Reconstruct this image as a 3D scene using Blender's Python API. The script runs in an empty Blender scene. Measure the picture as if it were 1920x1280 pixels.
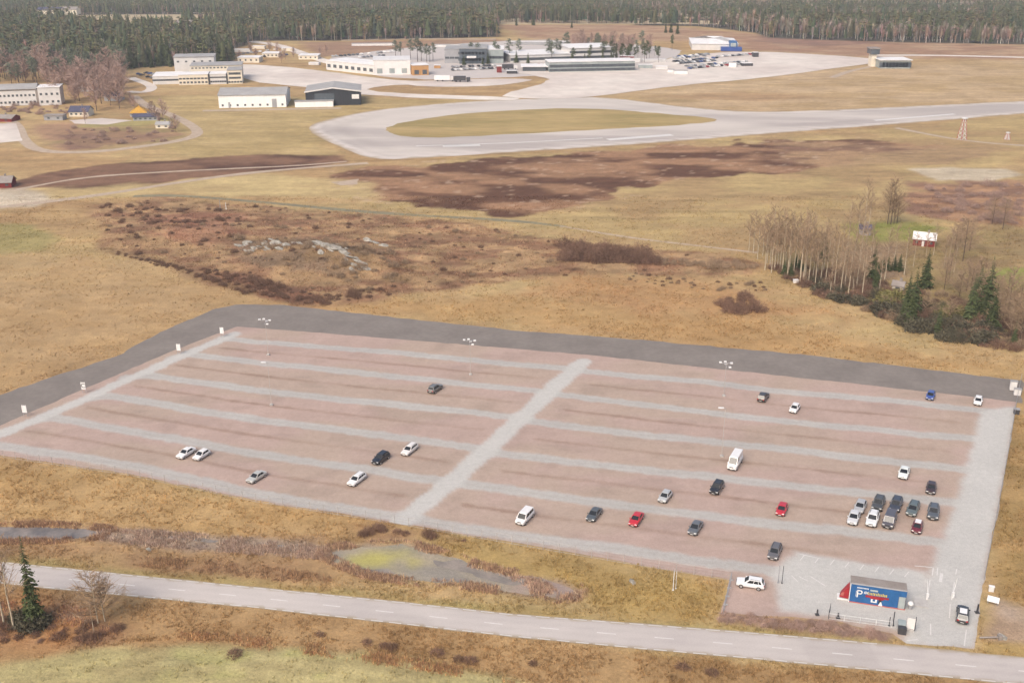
import bpy, bmesh, math, random
import numpy as np
from mathutils import Vector, Matrix
from mathutils.geometry import delaunay_2d_cdt

random.seed(7)
RNG = np.random.default_rng(11)
scene = bpy.context.scene
COL = scene.collection

# ------------------------------------------------------------------ camera
FPX, PITCH, CAMH = 2000.0, math.radians(21.3), 103.7
cam_d = bpy.data.cameras.new("camera")
cam = bpy.data.objects.new("camera", cam_d)
COL.objects.link(cam)
cam.location = (0, 0, CAMH)
cam.rotation_euler = (math.pi / 2 - PITCH, 0, 0)
cam_d.sensor_width = 36.0
cam_d.lens = FPX / 1920 * 36.0
cam_d.clip_start = 1.0
cam_d.clip_end = 20000
scene.camera = cam

# ------------------------------------------------------------------ sky, sun, exposure
SUN_EL, SUN_AZ = math.radians(45), math.radians(-148)     # azimuth from +Y, negative = to the left
world = bpy.data.worlds.new("World")
scene.world = world
world.use_nodes = True
wn = world.node_tree
bg = wn.nodes["Background"]
sky = wn.nodes.new("ShaderNodeTexSky")
sky.sky_type = 'NISHITA'
sky.sun_disc = False
sky.sun_elevation = SUN_EL
sky.sun_rotation = SUN_AZ
sky.altitude = 100
sky.air_density = 1.0
sky.dust_density = 6.0
sky.ozone_density = 0.6
wn.links.new(sky.outputs[0], bg.inputs[0])
bg.inputs[1].default_value = 0.15
sun_d = bpy.data.lights.new("sun", 'SUN')
sun_d.energy = 1.25
sun_d.angle = math.radians(34)
sun_d.color = (1.0, 0.945, 0.875)
sun = bpy.data.objects.new("sun", sun_d)
COL.objects.link(sun)
_dir = Vector((math.sin(SUN_AZ) * math.cos(SUN_EL), math.cos(SUN_AZ) * math.cos(SUN_EL), math.sin(SUN_EL)))
sun.rotation_euler = _dir.to_track_quat('Z', 'Y').to_euler()
sun.location = (0, 0, 300)
vs = scene.view_settings
vs.view_transform = 'Standard'
vs.look = 'None'
vs.gamma = 1.0
vs.exposure = 0.57
scene.cycles.max_bounces = 5
scene.cycles.volume_bounces = 0
scene.cycles.transparent_max_bounces = 8

# ------------------------------------------------------------------ projection helpers
ST, CT = math.sin(PITCH), math.cos(PITCH)

def G(px, py, z=0.0):
    xc, yc = (px - 960) / FPX, (py - 640) / FPX
    t = (CAMH - z) / (ST + yc * CT)
    return Vector((xc * t, (CT - yc * ST) * t, z))

def MPP(px, py):
    """metres per photograph pixel, across the view, for a point of the ground"""
    yc = (py - 640) / FPX
    return CAMH / (ST + yc * CT) / FPX

def HM(py, n):
    """height in metres of something n pixels tall standing at row py"""
    yc = (py - 640) / FPX
    dep = PITCH + math.atan(yc)
    return n * MPP(0, py) / math.cos(dep)

def WP(poly):
    return np.array([tuple(G(*p)[:2]) for p in poly])

def alb(r, g, b, k=0.66):
    f = lambda c: (c / 12.92 if c <= 0.04045 else ((c + 0.055) / 1.055) ** 2.4)
    return tuple(f(c / 255) * k for c in (r, g, b))

# ------------------------------------------------------------------ numpy noise
_T = np.random.default_rng(5).random((256, 256))

def vnoise(x, y):
    xi, yi = np.floor(x).astype(int), np.floor(y).astype(int)
    fx, fy = x - xi, y - yi
    fx, fy = fx * fx * (3 - 2 * fx), fy * fy * (3 - 2 * fy)
    a, b = _T[xi & 255, yi & 255], _T[(xi + 1) & 255, yi & 255]
    c, d = _T[xi & 255, (yi + 1) & 255], _T[(xi + 1) & 255, (yi + 1) & 255]
    return (a * (1 - fx) + b * fx) * (1 - fy) + (c * (1 - fx) + d * fx) * fy

def fbm(x, y, o=4):
    s, a, t = 0, 0.5, 0
    for k in range(o):
        s = s + a * vnoise(x * 2 ** k + 17.3 * k, y * 2 ** k + 9.1 * k)
        t += a
        a *= 0.5
    return s / t

def sdist(px, py, poly):
    """signed distance to a world polygon, positive inside"""
    d = np.full(px.shape, 1e12)
    ins = np.zeros(px.shape, bool)
    n = len(poly)
    for i in range(n):
        ax, ay = poly[i]
        bx, by = poly[(i + 1) % n]
        ex, ey = bx - ax, by - ay
        wx, wy = px - ax, py - ay
        t = np.clip((wx * ex + wy * ey) / (ex * ex + ey * ey + 1e-12), 0, 1)
        d = np.minimum(d, (wx - ex * t) ** 2 + (wy - ey * t) ** 2)
        c = ((ay > py) != (by > py)) & (px < ex * (py - ay) / (ey if abs(ey) > 1e-9 else 1e-9) + ax)
        ins ^= c
    d = np.sqrt(d)
    return np.where(ins, d, -d)

def ldist(px, py, line):
    d = np.full(px.shape, 1e12)
    for i in range(len(line) - 1):
        ax, ay = line[i]
        ex, ey = line[i + 1][0] - ax, line[i + 1][1] - ay
        wx, wy = px - ax, py - ay
        t = np.clip((wx * ex + wy * ey) / (ex * ex + ey * ey + 1e-12), 0, 1)
        d = np.minimum(d, (wx - ex * t) ** 2 + (wy - ey * t) ** 2)
    return np.sqrt(d)

def sst(a, b, x):
    t = np.clip((x - a) / (b - a), 0, 1)
    return t * t * (3 - 2 * t)

def inside(x, y, polys):
    m = np.zeros(np.shape(x), bool)
    for p in polys:
        m |= sdist(x, y, p) > 0
    return m

# ------------------------------------------------------------------ tagging and mesh helpers
def tag(o, label=None, cat=None, group=None, kind=None):
    if label: o['label'] = label
    if cat: o['category'] = cat
    if group: o['group'] = group
    if kind: o['kind'] = kind
    return o

def empty(name, loc, rz=0.0, label=None, cat=None, group=None):
    o = bpy.data.objects.new(name, None)
    COL.objects.link(o)
    o.location = loc
    o.rotation_euler = (0, 0, rz)
    o.empty_display_size = 0.5
    return tag(o, label, cat, group)

def link(name, me, mat=None, parent=None):
    o = bpy.data.objects.new(name, me)
    COL.objects.link(o)
    if mat is not None:
        me.materials.clear()
        for m in (mat if isinstance(mat, (list, tuple)) else [mat]):
            me.materials.append(m)
    if parent: o.parent = parent
    return o

def npmesh(name, V, F, cols=None, smooth=False):
    """mesh from numpy arrays; F is (n,3) or (n,4); cols is per-vertex rgba"""
    V = np.asarray(V, np.float32)
    F = np.asarray(F, np.int32)
    me = bpy.data.meshes.new(name)
    me.vertices.add(len(V))
    me.vertices.foreach_set("co", V.ravel())
    k = F.shape[1]
    me.loops.add(F.size)
    me.loops.foreach_set("vertex_index", F.ravel())
    me.polygons.add(len(F))
    me.polygons.foreach_set("loop_start", np.arange(0, F.size, k, dtype=np.int32))
    me.polygons.foreach_set("loop_total", np.full(len(F), k, np.int32))
    if smooth:
        me.polygons.foreach_set("use_smooth", np.ones(len(F), bool))
    me.update(calc_edges=True)
    if cols is not None:
        a = me.color_attributes.new("Col", 'FLOAT_COLOR', 'POINT')
        c = np.ones((len(V), 4), np.float32)
        c[:, :cols.shape[1]] = cols
        a.data.foreach_set("color", c.ravel())
    return me

class MB:
    """collects boxes, prisms and tubes into one mesh"""
    def __init__(s): s.v, s.f = [], []
    def add(s, vs, fs):
        b = len(s.v)
        s.v += [tuple(v) for v in vs]
        s.f += [tuple(i + b for i in f) for f in fs]
        return s
    def box(s, x0, x1, y0, y1, z0, z1):
        return s.add([(x0, y0, z0), (x1, y0, z0), (x1, y1, z0), (x0, y1, z0), (x0, y0, z1), (x1, y0, z1), (x1, y1, z1), (x0, y1, z1)],
                     [(0, 3, 2, 1), (4, 5, 6, 7), (0, 1, 5, 4), (1, 2, 6, 5), (2, 3, 7, 6), (3, 0, 4, 7)])
    def tube(s, p, q, r0, r1=None, n=6):
        r1 = r0 if r1 is None else r1
        p, q = Vector(p), Vector(q)
        d = (q - p).normalized()
        a = d.cross(Vector((0, 0, 1)) if abs(d.z) < .9 else Vector((1, 0, 0))).normalized()
        b = d.cross(a)
        vs, fs = [], []
        for k in range(n):
            c = math.cos(2 * math.pi * k / n) * a + math.sin(2 * math.pi * k / n) * b
            vs += [p + c * r0, q + c * r1]
        for k in range(n):
            j = (k + 1) % n
            fs.append((2 * k, 2 * j, 2 * j + 1, 2 * k + 1))
        fs.append(tuple(2 * k + 1 for k in range(n)))
        fs.append(tuple(2 * k for k in reversed(range(n))))
        return s.add(vs, fs)
    def loft(s, rings, cap=True):
        n = len(rings[0])
        vs = [v for r in rings for v in r]
        fs = []
        for i in range(len(rings) - 1):
            for k in range(n):
                j = (k + 1) % n
                fs.append((i * n + k, i * n + j, (i + 1) * n + j, (i + 1) * n + k))
        if cap:
            fs.append(tuple(reversed(range(n))))
            fs.append(tuple((len(rings) - 1) * n + k for k in range(n)))
        return s.add(vs, fs)
    def mesh(s, name, bevel=0, smooth=False):
        me = bpy.data.meshes.new(name)
        me.from_pydata(s.v, [], s.f)
        bm = bmesh.new()
        bm.from_mesh(me)
        bmesh.ops.recalc_face_normals(bm, faces=bm.faces)
        if bevel:
            bmesh.ops.bevel(bm, geom=list(bm.edges), offset=bevel, segments=2, affect='EDGES', clamp_overlap=True)
        if smooth:
            for f in bm.faces: f.smooth = True
        bm.to_mesh(me)
        bm.free()
        return me
    def build(s, name, mat, parent=None, bevel=0, smooth=False):
        return link(name, s.mesh(name, bevel, smooth), mat, parent)

# ------------------------------------------------------------------ materials
def newmat(name):
    m = bpy.data.materials.new(name)
    m.use_nodes = True
    nt = m.node_tree
    return m, nt, nt.nodes["Principled BSDF"]

def N(nt, t, **kw):
    n = nt.nodes.new(t)
    for k, v in kw.items(): setattr(n, k, v)
    return n

def noise(nt, vec, scale, detail=4, rough=0.6):
    n = N(nt, "ShaderNodeTexNoise")
    n.inputs["Scale"].default_value = scale
    n.inputs["Detail"].default_value = detail
    n.inputs["Roughness"].default_value = rough
    nt.links.new(vec, n.inputs["Vector"])
    return n.outputs["Fac"]

def ramp01(nt, val, a, b, lo, hi):
    r = N(nt, "ShaderNodeMapRange")
    r.inputs[1].default_value, r.inputs[2].default_value = a, b
    r.inputs[3].default_value, r.inputs[4].default_value = lo, hi
    nt.links.new(val, r.inputs[0])
    return r.outputs[0]

def mul(nt, a, b):
    m = N(nt, "ShaderNodeMath", operation='MULTIPLY')
    nt.links.new(a, m.inputs[0])
    nt.links.new(b, m.inputs[1])
    return m.outputs[0]

def scalecol(nt, col, fac):
    m = N(nt, "ShaderNodeVectorMath", operation='SCALE')
    nt.links.new(col, m.inputs[0])
    nt.links.new(fac, m.inputs["Scale"])
    return m.outputs[0]

def mixcol(nt, fac, a, b):
    m = N(nt, "ShaderNodeMix", data_type='RGBA')
    nt.links.new(fac, m.inputs[0])
    for s, v in ((m.inputs[6], a), (m.inputs[7], b)):
        if isinstance(v, tuple): s.default_value = (*v[:3], 1)
        else: nt.links.new(v, s)
    return m.outputs[2]

def attr_mat(name, scales, rough=0.95, bump=0.0, bscale=3.0, stretch=(1, 1, 1)):
    """vertex colour of the zones, times noise at several sizes"""
    m, nt, bs = newmat(name)
    a = N(nt, "ShaderNodeAttribute", attribute_name="Col")
    geo = N(nt, "ShaderNodeNewGeometry")
    mp = N(nt, "ShaderNodeMapping")
    mp.inputs["Scale"].default_value = stretch
    nt.links.new(geo.outputs["Position"], mp.inputs["Vector"])
    vec = mp.outputs[0]
    fac = None
    for sc, amp in scales:
        r = ramp01(nt, noise(nt, vec, sc), 0.25, 0.75, 1 - amp, 1 + amp)
        fac = r if fac is None else mul(nt, fac, r)
    nt.links.new(scalecol(nt, a.outputs["Color"], fac), bs.inputs["Base Color"])
    bs.inputs["Roughness"].default_value = rough
    bs.inputs["Specular IOR Level"].default_value = 0.15
    if bump:
        b = N(nt, "ShaderNodeBump")
        b.inputs["Strength"].default_value = 0.8
        b.inputs["Distance"].default_value = bump
        nt.links.new(noise(nt, vec, bscale, 5), b.inputs["Height"])
        nt.links.new(b.outputs[0], bs.inputs["Normal"])
    return m

def surf(name, c, c2=None, scale=1.0, rough=0.8, spec=0.3, amp=0.12, metal=0.0, rnd=0.0, bump=0.0, stretch=(1, 1, 1), coat=0.0, coords='pos'):
    """plain procedural surface: two colours mixed by noise, and brightness noise"""
    m, nt, bs = newmat(name)
    if coords == 'obj':
        v = N(nt, "ShaderNodeTexCoord").outputs["Object"]
    else:
        v = N(nt, "ShaderNodeNewGeometry").outputs["Position"]
    mp = N(nt, "ShaderNodeMapping")
    mp.inputs["Scale"].default_value = stretch
    nt.links.new(v, mp.inputs["Vector"])
    vec = mp.outputs[0]
    base = mixcol(nt, ramp01(nt, noise(nt, vec, scale), 0.35, 0.65, 0, 1), c, c2 or c)
    f = ramp01(nt, noise(nt, vec, scale * 6.3, 3), 0.25, 0.75, 1 - amp, 1 + amp)
    if rnd:
        oi = N(nt, "ShaderNodeObjectInfo")
        f = mul(nt, f, ramp01(nt, oi.outputs["Random"], 0, 1, 1 - rnd, 1 + rnd))
    nt.links.new(scalecol(nt, base, f), bs.inputs["Base Color"])
    bs.inputs["Roughness"].default_value = rough
    bs.inputs["Specular IOR Level"].default_value = spec
    bs.inputs["Metallic"].default_value = metal
    if coat:
        bs.inputs["Coat Weight"].default_value = coat
        bs.inputs["Coat Roughness"].default_value = 0.06
    if bump:
        b = N(nt, "ShaderNodeBump")
        b.inputs["Distance"].default_value = bump
        nt.links.new(noise(nt, vec, scale * 8, 4), b.inputs["Height"])
        nt.links.new(b.outputs[0], bs.inputs["Normal"])
    return m

M = {}
M['ground'] = attr_mat("dry_meadow", [(0.07, .10), (0.35, .14), (1.7, .20), (6.0, .22)], bump=0.25, bscale=1.6)
M['lot'] = attr_mat("car_park_gravel", [(0.12, .05), (0.9, .08), (2.2, .07), (6.0, .16)], bump=0.04, bscale=9)
M['reed'] = attr_mat('reed_stems', [(0.5, .15), (3.0, .2)])
M['veg'] = attr_mat("dead_grass_blades", [(0.5, .12), (3.0, .15)])
def leafy(m, share):
    """let some of the light through thin blades and needles"""
    nt = m.node_tree
    bs = nt.nodes["Principled BSDF"]
    out = nt.nodes["Material Output"]
    tr = N(nt, "ShaderNodeBsdfTranslucent")
    mx = N(nt, "ShaderNodeMixShader")
    mx.inputs[0].default_value = share
    nt.links.new(bs.inputs["Base Color"].links[0].from_socket, tr.inputs[0])
    nt.links.new(bs.outputs[0], mx.inputs[1])
    nt.links.new(tr.outputs[0], mx.inputs[2])
    nt.links.new(mx.outputs[0], out.inputs[0])
leafy(M['veg'], .5)
M['forest'] = attr_mat("forest_foliage", [(0.02, .12), (0.3, .25)])
M['road_wear'] = attr_mat('worn_asphalt', [(0.2, .04), (3.0, .05)], bump=0.01, bscale=12)
M['runway_wear'] = attr_mat('grooved_concrete', [(0.03, .05), (0.2, .05)], stretch=(.3, 1.4, 1))
M['asphalt_dark'] = surf("dark_crushed_stone", alb(149, 141, 134), alb(137, 129, 123), 0.12, 0.95, 0.1, 0.09, bump=0.02)
M['road'] = surf("pale_worn_asphalt", alb(218, 208, 200), alb(208, 199, 194), 0.25, 0.9, 0.2, 0.05, stretch=(.4, 1.5, 1))
M['runway'] = surf("grooved_runway_concrete", alb(222, 211, 202), alb(202, 192, 186), 0.035, 0.9, 0.2, 0.08, stretch=(.25, 1.2, 1))
M['apron'] = surf("apron_concrete", alb(236, 226, 214, .72), alb(212, 198, 188, .72), 0.012, 0.9, 0.2, 0.13)
M['gravel_path'] = surf("gravel_track", alb(208, 188, 168), alb(192, 172, 150), 0.3, 0.95, 0.1, 0.1)
M['ditch'] = surf("mossy_ditch_bottom", alb(158, 150, 122), alb(140, 134, 112), 0.1, 0.95, 0.1, 0.12)
M['paint'] = surf("road_paint", alb(238, 234, 230), alb(224, 220, 214), 1.5, 0.7, 0.3, 0.06)
M['water'] = surf("pond_water", alb(166, 156, 148, .6), alb(132, 128, 128, .5), 0.22, 0.35, 0.15, 0.2, bump=0.01)
M['wet'] = surf('shallow_muddy_water', alb(170, 158, 146, .62), alb(146, 138, 130, .58), .35, .3, .2, .15)
M['marsh'] = attr_mat("marsh_mud", [(0.3, .1), (1.5, .18), (6, .2)], rough=0.5, bump=0.05)
M['grass_isle'] = surf("mown_airfield_grass", alb(196, 170, 120), alb(166, 148, 98), 0.04, 0.95, 0.1, 0.2, stretch=(.3, 1.3, 1))
M['bark'] = surf("brown_bark", alb(112, 96, 86), alb(88, 76, 70), 2, 0.9, 0.1, 0.2, stretch=(1, 1, .3), coords='obj')
M['birch'] = surf("birch_bark", alb(222, 206, 180, .7), alb(186, 170, 146, .7), 1.3, 0.8, 0.2, 0.2, coords='obj')
M['twig'] = surf("bare_twigs", alb(186, 160, 132, .7), alb(162, 138, 114, .7), 0.4, 0.9, 0.1, 0.18, rnd=.12, coords='obj')
M['twig_far'] = surf("bare_rusty_twigs", alb(186, 158, 144, .85), alb(166, 140, 128, .85), 0.2, 0.9, 0.1, 0.2, rnd=.16, coords='obj')
M['shrub'] = surf("leafless_shrub", alb(156, 124, 104, .66), alb(130, 102, 88, .66), 0.8, 0.9, 0.1, 0.25, rnd=.2, coords='obj')
M['shrub_dark'] = surf("dark_evergreen_shrub", alb(112, 106, 86, .7), alb(92, 88, 74, .7), 0.8, 0.9, 0.1, 0.25, rnd=.2, coords='obj')
M['shrub_green'] = surf("yellow_green_shrub", alb(150, 142, 90), alb(128, 124, 84), 0.8, 0.9, 0.1, 0.25, rnd=.2, coords='obj')
M['needle'] = surf("spruce_needles", alb(98, 106, 70, .78), alb(78, 88, 60, .78), 0.9, 0.9, 0.1, 0.3, rnd=.2, coords='obj')
M['pine'] = surf("pine_needles", alb(124, 130, 108, .85), alb(102, 110, 94, .85), 0.8, 0.9, 0.1, 0.3, rnd=.2, coords='obj')
M['rock'] = surf("lichen_rock", alb(206, 198, 184, .66), alb(150, 144, 132, .66), 0.8, 0.9, 0.1, 0.22, bump=.1)
M['glass'] = surf("car_glass", (.012, .014, .016), None, 1, 0.08, 0.5, 0.05)
M['tyre'] = surf("rubber", (.02, .02, .02), None, 3, 0.85, 0.2, .1)
M['rim'] = surf("alloy_rim", (.45, .45, .45), None, 3, 0.35, 0.5, .1, metal=.6)
M['trim'] = surf("black_trim", (.02, .02, .021), (.03, .03, .03), 3, 0.6, 0.3, .1)
M['lamp'] = surf("headlamp_lens", (.6, .6, .58), None, 3, 0.15, 0.6, .1)
M['tail'] = surf("tail_lamp_lens", (.32, .02, .02), None, 3, 0.2, 0.5, .1)
M['white'] = surf("white_sheet_metal", (.62, .60, .585), (.55, .535, .52), .4, .6, .3, .05)
M['bright_wall'] = surf('bright_white_cladding', (.80, .79, .78), (.74, .73, .72), .3, .6, .3, .05, stretch=(3, 3, .2))
M['cream'] = surf("cream_render", (.70, .63, .51), (.64, .58, .48), .2, .85, .2, .06)
M['wallgrey'] = surf("grey_cladding", (.33, .33, .34), (.28, .28, .29), .2, .7, .3, .06)
M['black_wall'] = surf("black_cladding", (.022, .025, .032), (.034, .037, .045), .3, .6, .3, .1, stretch=(4, 4, .2))
M['roof_grey'] = surf("grey_roof_sheet", (.33, .32, .31), (.27, .26, .25), .15, .7, .3, .07)
M['roof_brown'] = surf("brown_felt_roof", (.22, .19, .17), (.27, .24, .22), .4, .8, .2, .08)
M['roof_white'] = surf("bright_roof_sheet", (.72, .70, .68), (.62, .60, .585), .15, .6, .3, .05)
M['window'] = surf("building_glass", (.05, .06, .07), (.09, .10, .11), .5, .15, .5, .1)
M['glasswall'] = surf("pale_glass_wall", (.24, .28, .28), (.34, .37, .36), .1, .25, .5, .12)
M['darkglass'] = surf("dark_glass_wall", (.06, .075, .09), (.10, .12, .14), .08, .2, .5, .15)
M['blue'] = surf("blue_panel", alb(52, 112, 172), alb(44, 100, 158), .6, .5, .4, .08)
M['bluehall'] = surf("blue_hall_front", alb(62, 96, 176), alb(50, 84, 160), .2, .5, .4, .08)
M['red'] = surf("red_panel", alb(186, 52, 60), alb(166, 42, 52), .8, .5, .4, .08)
M['redwood'] = surf("falu_red_boards", alb(150, 62, 58), alb(132, 52, 50), .8, .85, .2, .1)
M['yellow'] = surf("yellow_roof_sheet", alb(222, 172, 72), alb(206, 152, 60), .5, .7, .3, .08)
M['orange'] = surf("orange_render", alb(216, 168, 112), alb(204, 152, 98), .3, .8, .2, .07)
M['navy'] = surf("slate_blue_roof", alb(96, 96, 118), alb(84, 84, 104), .5, .8, .2, .1)
M['post'] = surf("galvanised_steel", (.36, .36, .37), (.30, .30, .31), 1.5, .5, .5, .08, metal=.3)
M['pole_grey'] = surf('pale_lamp_post', (.42, .38, .35), (.36, .33, .31), 1.5, .6, .3, .06)
M['darkpost'] = surf("dark_painted_steel", (.04, .04, .045), (.055, .055, .06), 2, .5, .4, .1)
M['pole_white'] = surf("white_painted_steel", (.66, .65, .64), (.6, .59, .58), 2, .5, .4, .05)
M['concrete'] = surf("cast_concrete", (.42, .40, .38), (.36, .34, .32), 1, .9, .2, .1)
M['mastred'] = surf("mast_red_paint", alb(206, 120, 110), alb(190, 104, 96), 1, .6, .3, .05)
M['sign_yellow'] = surf("yellow_sign_ink", alb(232, 206, 110), alb(220, 192, 96), 3, .6, .3, .05)
M['sign_ink'] = surf("black_sign_ink", (.03, .03, .03), None, 3, .6, .3, .05)

# ------------------------------------------------------------------ layout of the place (photo rows and columns turned into ground points)
P_STRIP = [(-90, 770), (80, 712), (220, 668), (300, 622), (400, 580), (440, 571), (520, 571), (640, 584), (960, 619), (1200, 637), (1500, 664), (1920, 714),
           (1916, 756), (1905, 754), (1500, 709), (1100, 666), (700, 633), (445, 613), (330, 656), (230, 699), (100, 755), (-90, 838)]
P_LOT = [(445, 612), (700, 632), (1100, 665), (1500, 708), (1906, 753), (1890, 850), (1868, 970), (1845, 1085), (1826, 1216), (1700, 1206), (1672, 1186),
         (1540, 1160), (1352, 1148), (1366, 1086), (1170, 1053), (960, 1016), (740, 979), (480, 938), (240, 888), (0, 853), (-110, 838), (-90, 836), (100, 754), (230, 698), (330, 655)]
ROAD_UP = [(-160, 1038), (0, 1052), (100, 1062), (300, 1082), (480, 1100), (760, 1128), (960, 1150), (1200, 1168), (1440, 1187), (1660, 1206), (1840, 1224), (2010, 1240)]
ROAD_LO = [(2010, 1293), (1700, 1263), (1440, 1238), (1200, 1217), (960, 1194), (720, 1167), (480, 1140), (300, 1123), (100, 1104), (0, 1094), (-160, 1078)]
P_ROAD = ROAD_UP + ROAD_LO
P_RUN = [(700, 301), (640, 277), (590, 254), (578, 243), (586, 232), (640, 218), (700, 207), (850, 192), (980, 186), (1130, 181), (1250, 197), (1400, 212), (1600, 205), (1930, 189),
         (2100, 180), (2100, 200), (1920, 213), (1700, 232), (1440, 251), (1200, 271), (960, 286), (800, 296)]
P_ISLE = [(740, 254), (722, 246), (728, 237), (760, 229), (850, 215), (960, 207), (1100, 202), (1250, 214), (1385, 226), (1200, 240), (960, 252), (800, 260)]
P_APRON = [(980, 185), (930, 180), (1040, 152), (1000, 141), (960, 136), (1060, 122), (1190, 128), (1280, 104), (1400, 96), (1560, 104), (1650, 112), (1640, 119), (1560, 129), (1440, 146), (1280, 160), (1130, 180), (1060, 186)]
P_APRON2 = [(430, 120), (520, 124), (610, 134), (700, 146), (760, 152), (820, 152), (900, 148), (1010, 148), (960, 158), (890, 163), (790, 163), (760, 158), (680, 166), (720, 175), (980, 183), (960, 190), (700, 181), (600, 166), (450, 152)]
P_TOWN = [(600, 112), (700, 96), (830, 84), (1000, 74), (1110, 78), (1240, 88), (1290, 98), (1200, 128), (1060, 140), (900, 148), (760, 150), (640, 132)]
P_SCRUB = [(170, 386), (300, 372), (420, 380), (700, 402), (900, 425), (1060, 446), (1230, 470), (1400, 488), (1424, 520), (1330, 525), (1200, 512), (1080, 516), (960, 528), (840, 540), (720, 555), (640, 572),
           (560, 572), (480, 545), (380, 512), (300, 490), (210, 468), (190, 430)]
P_BROWN = [(640, 325), (720, 310), (960, 297), (1200, 282), (1450, 266), (1600, 262), (1760, 270), (1680, 290), (1520, 312), (1300, 328), (1220, 350), (1110, 378), (980, 405), (860, 396), (760, 390), (690, 372), (660, 345)]
P_BROWN2 = [(-60, 352), (30, 335), (200, 308), (480, 288), (640, 292), (664, 302), (480, 324), (330, 342), (200, 352), (60, 356)]
P_POND1 = [(-120, 980), (0, 985), (90, 985), (180, 990), (214, 998), (170, 1008), (60, 1013), (-120, 1013)]
P_POND2 = [(600, 1034), (650, 1024), (760, 1020), (820, 1036), (880, 1058), (960, 1076), (1040, 1090), (1090, 1106), (1070, 1122), (990, 1116), (900, 1097), (760, 1087), (690, 1076), (640, 1056)]
P_FIELD = [(-80, 1262), (60, 1236), (180, 1214), (330, 1196), (480, 1206), (640, 1224), (800, 1247), (960, 1275), (1060, 1296), (1000, 1400), (-200, 1400)]
FOREST = [
    [(-260, -25), (935, -25), (940, 30), (932, 70), (640, 77), (480, 77), (440, 92), (434, 121), (240, 127), (236, 134), (150, 138), (60, 132), (-260, 134)],
    [(935, -25), (1190, -25), (1190, 40), (1120, 40), (935, 38)],
    [(1190, -25), (2200, -25), (2200, 90), (1920, 84), (1700, 80), (1500, 74), (1440, 71), (1415, 62), (1300, 48), (1190, 46)]]
CLEAR = [[(-20, 18), (150, 20), (150, 29), (20, 32)], [(130, 44), (330, 40), (400, 50), (380, 60), (150, 56)], [(560, -2), (780, -2), (780, 9), (560, 9)], [(1780, 16), (1860, 14), (1870, 20), (1790, 22)]]
W = {k: WP(v) for k, v in dict(strip=P_STRIP, lot=P_LOT, road=P_ROAD, run=P_RUN, isle=P_ISLE, apron=P_APRON, apron2=P_APRON2, town=P_TOWN, scrub=P_SCRUB, brown=P_BROWN, brown2=P_BROWN2,
                               pond1=P_POND1, pond2=P_POND2, field=P_FIELD).items()}
WFOREST = [WP(p) for p in FOREST]
WCLEAR = [WP(p) for p in CLEAR]
HUMP = G(590, 490)

def relief(x, y):
    u = (x - HUMP.x) / 34.0
    v = (y - HUMP.y) / 20.0
    r = u * u + v * v
    z = 4.6 * np.exp(-1.6 * r) * (0.75 + 0.5 * fbm(x * .12, y * .12, 3))
    u2 = (x - G(330, 440).x) / 38.0
    v2 = (y - G(330, 440).y) / 18.0
    z = z + 2.6 * np.exp(-1.7 * (u2 * u2 + v2 * v2))
    far = sst(5200, 7000, y) * 330 * (0.8 + 0.4 * fbm(x * .0012, y * .0012, 3))
    t = np.maximum(y - 1180, 0)
    far = far - .0555 * (np.sqrt(t * t + 90 ** 2) - 90)
    keep = np.ones_like(x)
    for k in ('strip', 'lot', 'run'):
        keep = keep * sst(1.0, -14.0, sdist(x, y, W[k]))
    return z * keep + far

def hz(x, y):
    return float(relief(np.array([x]), np.array([y]))[0])

GRASS = [alb(196, 166, 120), alb(178, 146, 104), alb(186, 166, 116), alb(202, 170, 122)]
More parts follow.
